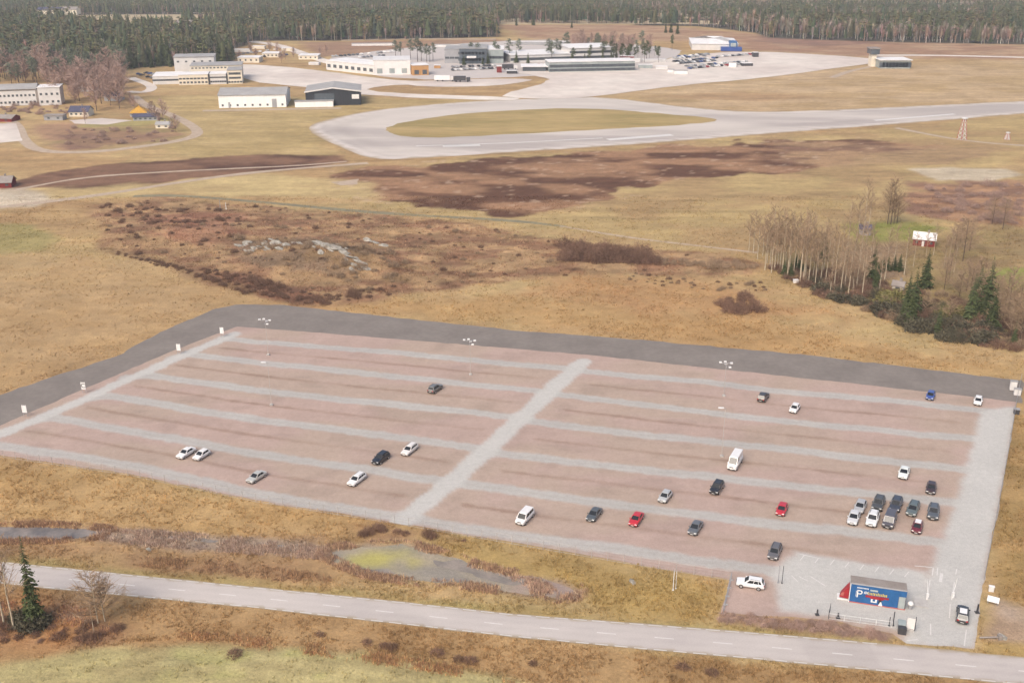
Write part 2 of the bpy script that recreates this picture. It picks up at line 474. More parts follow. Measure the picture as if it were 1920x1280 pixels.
# zone polygon, colour, second colour, soft edge in metres, wobble in metres, strength
Z = [
    ([(380, 180), (980, 188), (700, 207), (590, 235), (640, 290), (350, 300), (250, 250), (280, 180)], (196, 172, 122), (182, 160, 110), 6, 6, .8),
    ([(1130, 178), (1440, 146), (1560, 130), (1640, 120), (1930, 112), (1930, 190), (1600, 204), (1400, 211), (1250, 196)], (204, 176, 138), (190, 162, 120), 5, 5, .9),
    ([(1200, 182), (1400, 172), (1560, 184), (1400, 190)], (168, 136, 102), (180, 146, 110), 6, 8, .7),
    ([(930, 45), (1190, 45), (1420, 64), (1930, 86), (1930, 112), (1640, 108), (1420, 96), (1300, 78), (1000, 74)], (190, 158, 128), (170, 132, 108), 10, 12, .9),
    ([(1420, 68), (1700, 82), (1500, 88), (1420, 78)], (160, 124, 106), (140, 110, 98), 10, 8, .8),
    ([(560, 80), (930, 74), (1000, 84), (700, 100), (600, 108)], (172, 138, 116), (160, 124, 106), 8, 8, .8),
    ([(640, 290), (700, 305), (960, 290), (1440, 255), (1930, 216), (1930, 400), (1400, 480), (1060, 430), (640, 392)], (190, 166, 116), (178, 150, 108), 6, 8, .8),
    (P_BROWN, (102, 68, 54), (166, 128, 98), 2, 16, .95),
    ([(1440, 268), (1760, 270), (1900, 280), (1860, 300), (1600, 312), (1480, 305)], (150, 118, 96), (178, 148, 112), 6, 12, .7),
    (P_BROWN2, (96, 66, 56), (136, 102, 82), 2, 7, .95),
    ([(60, 235), (200, 225), (330, 236), (360, 258), (260, 272), (130, 280), (80, 275)], (172, 136, 110), (160, 140, 100), 5, 8, .85),
    ([(100, 255), (240, 245), (320, 255), (260, 270), (130, 278)], (134, 104, 90), (158, 124, 100), 4, 7, .8),
    ([(140, 225), (330, 222), (320, 240), (150, 238)], (176, 166, 106), (188, 160, 112), 4, 6, .8),
    ([(-60, 352), (60, 355), (110, 372), (60, 388), (-60, 390)], (220, 206, 184), (206, 190, 166), 3, 4, .9),
    ([(60, 356), (250, 344), (330, 343), (480, 326), (700, 340), (720, 372), (480, 366), (300, 366), (100, 376)], (196, 172, 124), (206, 184, 132), 4, 6, .8),
    (P_SCRUB, (148, 112, 86), (180, 148, 110), 2.5, 9, .95),
    ([(300, 400), (440, 405), (480, 440), (400, 470), (320, 450), (260, 420)], (146, 104, 82), (172, 130, 102), 3, 8, .85),
    ([(440, 452), (560, 445), (640, 470), (720, 500), (690, 535), (560, 520), (470, 500)], (132, 112, 90), (166, 136, 100), 3, 7, .85),
    ([(380, 505), (480, 520), (620, 555), (600, 576), (500, 562), (400, 530)], (116, 86, 70), (144, 104, 82), 2, 4, .95),
    ([(200, 462), (300, 486), (400, 515), (480, 545), (470, 552), (380, 524), (290, 496), (205, 474)], (128, 100, 76), (146, 118, 86), 2, 2, .8),
    ([(1060, 516), (1250, 520), (1420, 545), (1560, 590), (1400, 600), (1200, 580), (1000, 560)], (192, 146, 100), (182, 136, 94), 8, 9, .6),
    ([(-60, 418), (60, 420), (112, 448), (70, 470), (-60, 480)], (172, 158, 104), (164, 152, 100), 3, 4, .9),
    ([(-60, 480), (150, 470), (300, 500), (440, 555), (300, 616), (80, 706), (-90, 760)], (192, 162, 120), (186, 154, 110), 8, 6, .7),
    ([(540, 572), (960, 560), (1400, 600), (1900, 690), (1900, 712), (1200, 632), (640, 582)], (194, 158, 108), (186, 148, 98), 5, 6, .7),
    ([(1420, 470), (1940, 420), (1940, 650), (1700, 600), (1480, 530)], (150, 128, 92), (164, 144, 98), 6, 8, .8),
    ([(1580, 420), (1700, 415), (1760, 425), (1700, 455), (1600, 455)], (146, 150, 78), (160, 156, 90), 3, 4, .9),
    ([(1850, 505), (1940, 500), (1940, 545), (1855, 545)], (150, 156, 80), (160, 160, 90), 2, 3, .9),
    ([(1560, 470), (1690, 455), (1700, 520), (1600, 530)], (168, 142, 116), (176, 150, 120), 3, 4, .8),
    ([(1700, 345), (1940, 340), (1940, 430), (1800, 420), (1700, 400)], (142, 106, 90), (180, 140, 108), 3, 10, .9),
    ([(1712, 318), (1780, 313), (1880, 316), (1915, 328), (1860, 340), (1760, 338)], (212, 196, 170), (200, 184, 158), 2, 3, .95),
    ([(-100, 855), (240, 890), (480, 940), (740, 980), (680, 1015), (400, 1000), (180, 985), (-100, 975)], (200, 166, 116), (186, 152, 102), 3, 4, .85),
    ([(170, 990), (400, 1006), (600, 1022), (680, 1046), (620, 1056), (420, 1036), (240, 1020)], (164, 138, 120), (176, 150, 122), 3, 4, .9),
    ([(-100, 1014), (60, 1016), (240, 1024), (420, 1040), (620, 1062), (700, 1086), (480, 1076), (240, 1050), (-100, 1036)], (186, 150, 110), (168, 136, 100), 3, 4, .85),
    ([(240, 1044), (420, 1056), (620, 1082), (600, 1094), (400, 1074), (230, 1056)], (138, 108, 82), (160, 126, 94), 2, 3, .7),
    ([(740, 984), (960, 1020), (1360, 1090), (1350, 1150), (1440, 1170), (1200, 1160), (1090, 1120), (900, 1060), (800, 1020)], (172, 144, 90), (184, 156, 98), 4, 5, .85),
    ([(660, 990), (800, 990), (860, 1010), (760, 1014), (670, 1012)], (138, 100, 84), (160, 124, 94), 3, 4, .7),
    ([(176, 990), (300, 998), (480, 1010), (610, 1028), (640, 1050), (600, 1050), (420, 1034), (240, 1020), (140, 1012)], (152, 132, 120), (172, 152, 132), 1.2, 3, .95),
    (P_POND2, (172, 154, 132), (160, 146, 128), 1.5, 2, .95),
    ([(960, 1078), (1090, 1104), (1070, 1124), (980, 1116), (930, 1098)], (158, 128, 106), (188, 158, 132), 2, 3, .9),
    ([(-160, 1030), (0, 1042), (480, 1090), (960, 1138), (1440, 1176), (1660, 1196), (1660, 1212), (1440, 1192), (960, 1155), (480, 1106), (0, 1058), (-160, 1044)], (182, 166, 112), (172, 150, 100), 1.5, 1.5, .85),
    ([(-160, 1072), (0, 1090), (480, 1138), (960, 1190), (1440, 1234), (2000, 1290), (2000, 1340), (1000, 1320), (800, 1250), (480, 1206), (330, 1196), (180, 1214), (-100, 1270)], (184, 150, 106), (170, 136, 94), 2, 3, .9),
    ([(-60, 1130), (120, 1130), (240, 1170), (180, 1212), (-60, 1235)], (160, 124, 96), (186, 140, 96), 3, 5, .8),
    ([(300, 1186), (480, 1196), (700, 1228), (900, 1262), (1100, 1296), (1060, 1300), (820, 1262), (640, 1232), (480, 1212), (320, 1200)], (150, 116, 84), (176, 136, 92), 1.5, 2, .6),
    (P_FIELD, (184, 172, 122), (174, 160, 114), 1.5, 2, .95),
    ([(180, 1275), (420, 1246), (700, 1262), (760, 1300), (100, 1310)], (188, 182, 118), (196, 182, 130), 4, 5, .8),
    ([(330, 1200), (480, 1210), (560, 1226), (430, 1236), (300, 1226)], (186, 182, 118), (198, 188, 136), 3, 4, .7),
    ([(1352, 1146), (1540, 1158), (1670, 1184), (1660, 1200), (1540, 1182), (1350, 1164)], (170, 140, 124), (150, 122, 104), 1, 1.5, .9),
    ([(1880, 780), (2000, 780), (2000, 1150), (1850, 1110), (1870, 990)], (178, 146, 98), (164, 136, 88), 1.5, 2, .9),
    ([(1846, 1116), (1900, 1130), (2000, 1160), (2000, 1205), (1840, 1195)], (196, 174, 154), (180, 154, 130), 1.5, 2, .9),
    ([(1836, 1196), (2000, 1208), (2000, 1245), (1838, 1226)], (166, 136, 90), (180, 152, 98), 1, 1.5, .9),
]

# ------------------------------------------------------------------ ground
def ground():
    rows = np.concatenate([[-400, -150, 0, 60], 92 * 1.0043 ** np.arange(0, 1010)])
    s_in = np.linspace(-.56, .56, 460)
    s_out = np.array([.6, .7, .85, 1.1, 1.6, 2.6, 4])
    sl = np.concatenate([-s_out[::-1], s_in, s_out])
    Y = np.repeat(rows, len(sl))
    X = np.tile(sl, len(rows)) * np.maximum(Y, 92)
    nr, nc = len(rows), len(sl)
    n1 = fbm(X * .018, Y * .018)
    n2 = fbm(X * .09 + 40, Y * .13)
    n3 = vnoise(X * .5, Y * .8)
    g = [np.array(c) for c in GRASS]
    a = sst(.35, .65, n1)[:, None]
    b = sst(.35, .65, n2)[:, None]
    col = (g[0] * (1 - a) + g[1] * a) * (1 - .5 * b) + (g[2] * (1 - a) + g[3] * a) * .5 * b
    wx = fbm(X * .05 + 3, Y * .05) - .5
    wy = fbm(X * .05 + 90, Y * .05 + 20) - .5
    fx = vnoise(X * .35, Y * .35) - .5
    for poly, c1, c2, soft, wob, st in Z:
        wp = WP(poly)
        m = soft + wob * 2
        sel = np.where((X > wp[:, 0].min() - m) & (X < wp[:, 0].max() + m) & (Y > wp[:, 1].min() - m) & (Y < wp[:, 1].max() + m))[0]
        if not len(sel): continue
        xs, ys = X[sel], Y[sel]
        d = sdist(xs + wx[sel] * wob * 2.2, ys + wy[sel] * wob * 2.2, wp) + fx[sel] * soft * .8
        k = (sst(-soft, soft, d) * st)[:, None]
        far = 1 if ys.mean() < 420 else .35
        mix = sst(.38, .62, fbm(xs * .11 * far, ys * .2 * far + 7, 4))[:, None]
        cc = np.array(alb(*c1)) * (1 - mix) + np.array(alb(*c2)) * mix
        col[sel] = col[sel] * (1 - k) + cc * k
    # curved mowing lines of the near field
    sel = np.where((Y < 190) & (np.abs(X) < 90))[0]
    d = sdist(X[sel], Y[sel], W['field'])
    ml = np.where(d > .6, .07 * np.sin(d * 1.9 + 2.5 * vnoise(X[sel] * .05, Y[sel] * .05)) * (.4 + vnoise(X[sel] * .08, Y[sel] * .1)), 0)
    col[sel] *= (1 + ml)[:, None]
    # forest floor under the far woods
    sel = np.where(Y > 600)[0]
    fm = np.full(len(sel), -1e3)
    for p in WFOREST: fm = np.maximum(fm, sdist(X[sel], Y[sel], p))
    for p in WCLEAR: fm = np.minimum(fm, -sdist(X[sel], Y[sel], p))
    ptc = fbm(X[sel] * .0016 + 4, Y[sel] * .0042 + 1, 3)
    fm = np.where(Y[sel] > 1275, (ptc - np.where(Y[sel] < 1400, 2, np.where(Y[sel] < 1950, .51, .45))) * 300, fm)
    pale = (Y[sel] > 1275) * .8
    col[sel] = col[sel] * (1 - pale)[:, None] + np.array(alb(206, 188, 156)) * pale[:, None]
    k = sst(-6, 6, fm)[:, None]
    col[sel] = col[sel] * (1 - k) + np.array(alb(92, 88, 76)) * k
    col *= (0.93 + .14 * n3)[:, None]
    farr = sst(300, 420, Y)
    st1 = fbm(X * .03 + 11, Y * .22, 3) - .5
    st2 = fbm(X * .11 + 5, Y * .5 + 3, 3) - .5
    col *= (1 + farr * (.42 * st1 + .42 * st2))[:, None]
    inscr = sst(-3, 3, sdist(X, Y, W['scrub']))
    f1, f2 = fbm(X * .3 + 4, Y * .4, 3) - .5, fbm(X * .09 + 44, Y * .16, 3) - .5
    col *= (1 + inscr * (.75 * f1 + .7 * f2))[:, None]
    col *= (1 + (1 - farr) * (1 - inscr) * (.16 * f1 + .22 * f2))[:, None]
    spk = sst(.70, .82, fbm(X * .22 + 60, Y * .45, 2)) * farr * (sdist(X, Y, W['brown']) > -8)
    col += (np.array(alb(206, 178, 150)) - col) * (spk * .55)[:, None]
    Zc = relief(X, Y)
    for k in ('pond1',):
        Zc = Zc - .5 * sst(-.5, 2.0, sdist(X, Y, W[k]))
    V = np.stack([X, Y, Zc], 1)
    i = np.arange(nr - 1)[:, None] * nc + np.arange(nc - 1)[None, :]
    i = i.ravel()
    F = np.stack([i, i + 1, i + 1 + nc, i + nc], 1)
    me = npmesh("ground", V, F, col, smooth=True)
    o = link("ground", me, M['ground'])
    o['kind'] = 'structure'
    return X, Y, col
GX, GY, GC = ground()

def densify(w, step, wob=0.0, seed=0):
    out = []
    n = len(w)
    for i in range(n):
        a, b = w[i], w[(i + 1) % n]
        L = np.hypot(*(b - a))
        k = max(1, int(L / step))
        for j in range(k):
            out.append(a + (b - a) * j / k)
    out = np.array(out)
    if wob:
        out = out + np.stack([vnoise(out[:, 0] * .4 + seed, out[:, 1] * .4) - .5, vnoise(out[:, 0] * .4 + 50 + seed, out[:, 1] * .4) - .5], 1) * wob * 2
    return out

def smooth_poly(w, it=2):
    for _ in range(it):
        nxt = np.roll(w, -1, 0)
        w = np.stack([w * .75 + nxt * .25, w * .25 + nxt * .75], 1).reshape(-1, 2)
    return w

def sheet(name, w, z, mat, step=3.0, wob=0.0, round_=0, grid=0, colfn=None):
    w = smooth_poly(w, round_) if round_ else w
    p = densify(w, step, wob)
    pts = [Vector(q) for q in p]
    edges = [(i, (i + 1) % len(p)) for i in range(len(p))]
    if grid:
        x0, y0 = p.min(0); x1, y1 = p.max(0)
        gx, gy = np.meshgrid(np.arange(x0, x1, grid), np.arange(y0, y1, grid))
        gx, gy = gx.ravel(), gy.ravel()
        ok = sdist(gx, gy, p[::2]) > grid * .7
        gx, gy = gx[ok], gy[ok]
        pts += [Vector((a, b)) for a, b in zip(gx, gy)]
    r = delaunay_2d_cdt(pts, edges, [], 1, 1e-4)
    V = np.array([(v.x, v.y, z) for v in r[0]])
    F = np.array([f for f in r[2] if len(f) == 3])
    nrm = np.cross(V[F[:, 1]] - V[F[:, 0]], V[F[:, 2]] - V[F[:, 0]])[:, 2]
    F[nrm < 0] = F[nrm < 0][:, ::-1]
    cols = colfn(V[:, 0], V[:, 1]) if colfn else None
    o = link(name, npmesh(name, V, F, cols), mat)
    o['kind'] = 'structure'
    return o

def ribbon(name, line, width, z, mat, kind='structure', wob=0.0):
    """a track along a polyline of photo points"""
    w = WP(line)
    for _ in range(2):
        q = [w[0]]
        for a, b in zip(w[:-1], w[1:]): q += [a * .75 + b * .25, a * .25 + b * .75]
        w = np.array(q + [w[-1]])
    t = np.gradient(w, axis=0)
    t /= np.linalg.norm(t, axis=1)[:, None]
    nrm = np.stack([-t[:, 1], t[:, 0]], 1)
    ww = width * .5 * (1 + wob * (vnoise(w[:, 0] * .1, w[:, 1] * .1) - .5))[:, None]
    L, R = w + nrm * ww, w - nrm * ww
    V = np.concatenate([np.c_[L, np.full(len(w), z)], np.c_[R, np.full(len(w), z)]])
    n = len(w)
    F = np.array([(i, i + n, i + n + 1, i + 1) for i in range(n - 1)])
    nz = np.cross(V[F[0, 1]] - V[F[0, 0]], V[F[0, 2]] - V[F[0, 0]])[2]
    if nz < 0: F = F[:, ::-1]
    o = link(name, npmesh(name, V, F), mat)
    if kind: o['kind'] = kind
    return o

# ---- car park
AIS_L = [[(420, 634), (480, 641), (700, 658), (960, 682), (1080, 692)],
         [(320, 672), (350, 664), (480, 679), (720, 704), (960, 728), (1040, 737)],
         [(235, 708), (280, 703), (480, 731), (720, 757), (960, 781), (990, 785)],
         [(160, 748), (200, 741), (480, 787), (720, 815), (870, 836), (930, 845)],
         [(60, 788), (100, 783), (300, 818), (480, 851), (800, 897), (860, 905)],
         [(-80, 832), (0, 834), (250, 873), (480, 926), (740, 968), (780, 974)]]
AIS_R = [[(1080, 695), (1320, 716), (1440, 731), (1690, 753), (1860, 772)],
         [(1035, 738), (1200, 758), (1440, 786), (1680, 810), (1850, 824)],
         [(980, 788), (1200, 815), (1440, 839), (1680, 866), (1830, 882)],
         [(920, 848), (1200, 880), (1440, 905), (1660, 930), (1800, 945)],
         [(855, 905), (1100, 938), (1440, 981), (1700, 1010), (1800, 1021)],
         [(780, 973), (960, 1003), (1200, 1035), (1440, 1068), (1500, 1076)]]
CROAD = [(1094, 678), (1040, 725), (960, 800), (890, 865), (820, 925), (752, 978)]
LROAD = [(440, 626), (340, 668), (215, 722), (150, 752), (60, 790), (-90, 850)]
P_RROAD = [(1838, 774), (1870, 766), (1906, 762), (1890, 860), (1868, 970), (1845, 1085), (1826, 1218), (1690, 1208), (1716, 1160), (1738, 1080), (1764, 1020), (1796, 930), (1822, 840)]
P_YARD = [(1492, 1034), (1560, 1046), (1740, 1072), (1740, 1200), (1668, 1176), (1560, 1156), (1462, 1146), (1456, 1092), (1440, 1078)]

def resample(line, n=9):
    w = WP(line)
    L = np.r_[0, np.cumsum(np.hypot(*np.diff(w, axis=0).T))]
    t = np.linspace(0, L[-1], n)
    return np.stack([np.interp(t, L, w[:, 0]), np.interp(t, L, w[:, 1])], 1)
DIV = []
for S in (AIS_L, AIS_R):
    for a, b in zip(S[:-1], S[1:]):
        A, B = resample(a, 30), resample(b, 30)
        DIV.append(((A + B) / 2)[2:-2])

V1 = (G(790, 940) - G(1060, 705)).normalized()     # along the stalls, towards the camera
def lotcol(x, y):
    pink, tan, grey, pale, dark = (np.array(alb(*c)) for c in ((194, 170, 158), (189, 170, 152), (196, 193, 187), (207, 204, 198), (152, 124, 106)))
    n = .6 * sst(.38, .62, fbm(x * .05, y * .09, 3))[:, None]
    col = pink * (1 - n) + tan * n
    strk = vnoise(x * .06 + 5, y * .9)[:, None]
    col = col * (.965 + .07 * strk)
    uu, vv = x * V1.y - y * V1.x, x * V1.x + y * V1.y
    col = col * (.975 + .05 * vnoise(uu * .8, vv * .12) * (.5 + vnoise(uu * .2 + 8, vv * .2)))[:, None]
    blot = sst(.56, .75, fbm(x * .16 + 30, y * .25, 3))[:, None]
    col = col * (1 - .09 * blot)
    for d in DIV:
        k = (1 - sst(.1, .95, ldist(x, y + (vnoise(x * .12, y * .1 + 9) - .5) * .5, d) + (vnoise(x * .6, y * .6) - .5) * .5))[:, None]
        k = k * (.12 + .6 * vnoise(x * .11, y * .05))[:, None]
        col = col * (1 - k) + dark * k
    for S in (AIS_L, AIS_R):
        for ln in S:
            wln = WP(ln)
            dd = ldist(x, y + (vnoise(x * .1, y * .1) - .5) * .8, wln)
            k = (1 - sst(1.15, 2.1, dd + (vnoise(x * .7, y * .7) - .5) * .7))[:, None] * .9
            gg = grey * (.94 + .1 * vnoise(x * .09 + 3, y * .4))[:, None]
            rut = 1 - .07 * np.exp(-((dd - .15) / .3) ** 2)[:, None]
            col = col * (1 - k) + gg * rut * k
    for ln, r in ((CROAD, 2.3), (LROAD, 1.8)):
        k = (1 - sst(r - .55, r + .55, ldist(x, y, WP(ln)) + (vnoise(x * .4, y * .4) - .5) * .9))[:, None]
        col = col * (1 - k) + pale * k
    for p in (P_RROAD, P_YARD):
        k = sst(-.9, .9, sdist(x, y, WP(p)) + (vnoise(x * .5, y * .5) - .5) * .8)[:, None]
        col = col * (1 - k) + pale * (.97 + .06 * vnoise(x * .2, y * .2))[:, None] * k
    return col

sheet("gravel_strip", W['strip'], 0.012, M['asphalt_dark'], 2.0, .5)
sheet("car_park", W['lot'], 0.03, M['lot'], 0.8, .25, grid=0.75, colfn=lotcol)
def road_col(x, y):
    a, b = np.array(alb(216, 207, 200)), np.array(alb(202, 193, 188))
    mid = (resample(ROAD_UP, 60) + resample(ROAD_LO[::-1], 60)) / 2
    d = ldist(x, y, mid)
    half = np.minimum(ldist(x, y, WP(ROAD_UP)), ldist(x, y, WP(ROAD_LO)))
    n = fbm(x * .08, y * .2, 3)[:, None]
    col = a * n + b * (1 - n)
    for c in (.9, 2.6):
        col = col * (1 - .06 * np.exp(-((d - c) / .35) ** 2) * (.4 + vnoise(x * .07, y * .07)))[:, None]
    patch_ = sst(.66, .70, vnoise(x * .06 + 30, y * .12))[:, None]
    col = col * (1 - .07 * patch_)
    e = (1 - sst(.1, .55, half + (vnoise(x * 1.1, y * 1.1) - .5) * .5))[:, None]
    return col * (1 - e) + np.array(alb(176, 160, 134)) * e
def run_col(x, y):
    a, b = np.array(alb(222, 212, 202)), np.array(alb(198, 188, 181))
    d = sdist(x, y, WR)
    n = sst(.35, .65, fbm(x * .012, y * .05, 4))[:, None]
    col = a * (1 - n) + b * n
    sh = (1 - sst(4, 7, d))[:, None]
    col = col * (1 - sh) + np.array(alb(226, 216, 208)) * sh
    joint = np.exp(-((d - 8) / 1.2) ** 2)[:, None]
    col = col * (1 - .1 * joint)
    rub = np.exp(-((d - 17) / 5) ** 2)[:, None] * (.2 + .8 * vnoise(x * .01, y * .03))[:, None]
    col = col * (1 - .14 * rub)
    e = (1 - sst(-.5, 2.0, d + (vnoise(x * .15, y * .3) - .5) * 4))[:, None]
    return col * (1 - e) + np.array(alb(182, 162, 132)) * e
WR = smooth_poly(W['run'], 2)
sheet("road", W['road'], 0.045, M['road_wear'], 1.5, .12, grid=.7, colfn=road_col)
sheet("taxiway", W['run'], 0.06, M['runway_wear'], 6.0, .5, round_=2, grid=4.0, colfn=run_col)
sheet("taxiway_island_grass", W['isle'], 0.11, M['grass_isle'], 6.0, 1.5, round_=2)
sheet("apron", W['apron'], 0.15, M['apron'], 8.0, 1.0, round_=1)
sheet("apron_yard", W['apron2'], 0.10, M['apron'], 8.0, 1.0, round_=1)
sheet("airport_yard", W['town'], 0.03, M['road'], 8.0, 2.0, round_=1)

def pond_col(x, y):
    mud, grn, wat, pk = (np.array(alb(*c)) for c in ((176, 164, 142), (190, 180, 108), (158, 150, 138), (172, 150, 140)))
    n = sst(.35, .65, fbm(x * .15, y * .25, 3))[:, None]
    col = mud * (1 - n) + wat * n
    g = sst(-3, 3, sdist(x, y, WP([(640, 1044), (700, 1034), (760, 1036), (770, 1050), (720, 1062), (660, 1058)])) + (fbm(x * .3, y * .3, 2) - .5) * 6)[:, None]
    col = col * (1 - g) + grn * g
    g = sst(-3, 3, sdist(x, y, WP([(940, 1074), (1090, 1100), (1080, 1124), (980, 1116)])) + (fbm(x * .3, y * .3 + 4, 2) - .5) * 5)[:, None]
    return col * (1 - g) + pk * g
sheet("pond", W['pond1'], -0.12, M['water'], 1.5, .8, round_=1)
sheet("marsh", W['pond2'], 0.02, M['marsh'], 1.5, .8, round_=1, grid=1.2, colfn=pond_col)
# shallow wet hollows in the marsh and along the channel
for pl in ([(800, 1044), (850, 1052), (905, 1068), (985, 1086), (1020, 1096), (960, 1094), (880, 1078), (830, 1066)], [(640, 1060), (680, 1066), (740, 1072), (730, 1080), (680, 1074)],
           [(240, 1000), (330, 1003), (420, 1012), (400, 1017), (300, 1010)], [(470, 1016), (560, 1024), (590, 1034), (520, 1030)], [(800, 1082), (870, 1086), (880, 1092), (820, 1090)]):
    sheet("shallow_water", WP(pl), 0.036, M['wet'], .8, .9, round_=2)

# ---- tracks
ribbon("gravel_track", [(-30, 222), (20, 226), (36, 240), (42, 262), (72, 285), (170, 286), (260, 276), (345, 263), (377, 250), (352, 230), (312, 212), (272, 198), (250, 180)], 6.0, 0.04, M['gravel_path'])
ribbon("path", [(30, 356), (150, 333), (280, 324), (420, 317), (560, 311), (650, 303)], 2.6, 0.05, M['gravel_path'], wob=.6)
ribbon("path", [(-30, 392), (100, 377), (200, 364), (330, 343), (420, 330), (520, 319), (690, 306)], 4.2, 0.06, M['gravel_path'], wob=.5)
ribbon("ditch_track", [(250, 368), (330, 366), (480, 378), (720, 401), (960, 413), (1060, 425)], 3.2, 0.03, M['ditch'], wob=.5)
ribbon("path", [(1050, 424), (1180, 446), (1300, 460), (1420, 474)], 1.6, 0.05, M['gravel_path'], wob=.5)
ribbon("path", [(1680, 240), (1760, 256), (1810, 264), (1870, 270), (1960, 276)], 4.0, 0.05, M['gravel_path'], wob=.5)
ribbon("path", [(1560, 146), (1590, 134), (1640, 124)], 5.0, 0.05, M['gravel_path'], wob=.3)
ribbon("airport_road", [(470, 78), (520, 84), (560, 98), (600, 112), (640, 124)], 11.0, 0.05, M['apron'])
ribbon("airport_road", [(244, 146), (290, 162), (275, 174), (240, 172)], 7.0, 0.05, M['apron'])
ribbon("airport_road", [(1640, 104), (1760, 104), (1920, 108), (2050, 112)], 9.0, 0.05, M['apron'])
ribbon("airport_road", [(640, 76), (760, 73), (930, 74)], 9.0, 0.05, M['gravel_path'])
ribbon("airport_road", [(380, 208), (480, 206), (640, 203)], 6.0, 0.05, M['gravel_path'])
sheet("court", WP([(-40, 232), (30, 232), (42, 264), (-40, 272)]), 0.05, M['apron'], 4, .3)
sheet("forecourt", WP([(130, 226), (190, 222), (250, 226), (200, 234), (140, 232)]), 0.05, M['apron'], 4, .5)
sheet("gravel_heap_pad", WP([(620, 342), (672, 336), (670, 346), (640, 348)]), 0.05, M['gravel_path'], 2, .3)

# ---- painted markings
mk = MB()
def dash(line, along, L, wd, z=0.06, m=None):
    m = m or mk
    w = resample(line, 400)
    dl = np.r_[0, np.cumsum(np.hypot(*np.diff(w, axis=0).T))]
    s = along
    def at(d): return Vector((np.interp(d, dl, w[:, 0]), np.interp(d, dl, w[:, 1]), z))
    while s[0] < dl[-1] - L:
        a, b = at(s[0]), at(s[0] + L)
        n = Vector((-(b - a).y, (b - a).x, 0)).normalized() * wd / 2
        m.add([a - n, b - n, b + n, a + n], [(0, 1, 2, 3)])
        s = (s[0] + s[1], s[1])
CENTRE = [((a[0] + b[0]) / 2, (a[1] + b[1]) / 2) for a, b in zip([(-160, 1038), (0, 1052), (480, 1100), (960, 1150), (1440, 1187), (2010, 1240)], [(-160, 1078), (0, 1094), (480, 1140), (960, 1194), (1440, 1238), (2010, 1293)])]
dash(CENTRE, (2, 9), 3, .22)
dash([(p[0], p[1] + 2.0) for p in ROAD_UP[:-2]], (0, 3), 2.2, .16)
dash([(p[0], p[1] - 2.0) for p in ROAD_LO[::-1]], (0, 3), 2.0, .18)
def stroke(pts, wd=.18, z=0.05):
    for a, b in zip(pts[:-1], pts[1:]):
        a, b = G(*a, z), G(*b, z)
        n = Vector((-(b - a).y, (b - a).x, 0)).normalized() * wd / 2
        mk.add([a - n, b - n, b + n, a + n], [(0, 1, 2, 3)])
for s in ([(1715, 1060), (1748, 1063)], [(1750, 1064), (1748, 1078)], [(1758, 1064), (1757, 1078)], [(1744, 1086), (1737, 1128)], [(1794, 1066), (1792, 1076)],
          [(1790, 1090), (1784, 1124)], [(1782, 1132), (1780, 1158)], [(1812, 1180), (1808, 1210)], [(1500, 1038), (1540, 1047)], [(1514, 1088), (1498, 1080)], [(1484, 1078), (1496, 1090)],
          [(1520, 1080), (1548, 1098)], [(1700, 1200), (1720, 1198)], [(1745, 1168), (1745, 1190)]):
    stroke(s)
stroke([(1766, 1074), (1763, 1090)], .5)
for x in range(8): stroke([(1508 + 28 * x, 1040 + 4.4 * x), (1500 + 28 * x, 1050 + 4.4 * x)], .14)
o = mk.build("road_marking", M['paint'])
o['kind'] = 'structure'
mr = MB()
for s, wd in (([(780, 274), (960, 268), (1130, 259)], 1.5), ([(1140, 262), (1260, 253)], 5), ([(830, 274), (900, 272)], 5), ([(1640, 226), (1790, 214)], 3)):
    for a, b in zip(s[:-1], s[1:]):
        a, b = G(*a, .13), G(*b, .13)
        n = Vector((-(b - a).y, (b - a).x, 0)).normalized() * wd / 2
        mr.add([a - n, b - n, b + n, a + n], [(0, 1, 2, 3)])
o = mr.build("taxiway_marking", M['paint'])
o['kind'] = 'structure'

# ------------------------------------------------------------------ vegetation builders
def conifer_far(rng, h=1.0):
    """small jagged conifer of unit height for the distant woods: verts, tris, part id (0 foliage 1 trunk)"""
    V, F, P = [], [], []
    def cone(z0, z1, r, n=7):
        b = len(V)
        ph = rng.random() * 6
        for k in range(n):
            a = ph + 2 * math.pi * k / n
            rr = r * (0.6 + .55 * rng.random())
            V.append((math.cos(a) * rr, math.sin(a) * rr, z0 - .03 * rng.random())); P.append(0)
        V.append((rng.normal() * .008, rng.normal() * .008, z1)); P.append(0)
        for k in range(n): F.append((b + k, b + (k + 1) % n, b + n))
    L = 5
    for i in range(L):
        t = i / L
        cone(.2 + .72 * t, min(1.0, .2 + .72 * t + .34), .17 * (1 - t) ** .8 + .035)
    b = len(V)
    for k in range(3):
        a = 2 * math.pi * k / 3
        V.append((.014 * math.cos(a), .014 * math.sin(a), 0)); V.append((.01 * math.cos(a), .01 * math.sin(a), .4)); P += [1, 1]
    for k in range(3):
        j = (k + 1) % 3
        F.append((b + 2 * k, b + 2 * j, b + 2 * j + 1)); F.append((b + 2 * k, b + 2 * j + 1, b + 2 * k + 1))
    return np.array(V), np.array(F), np.array(P)

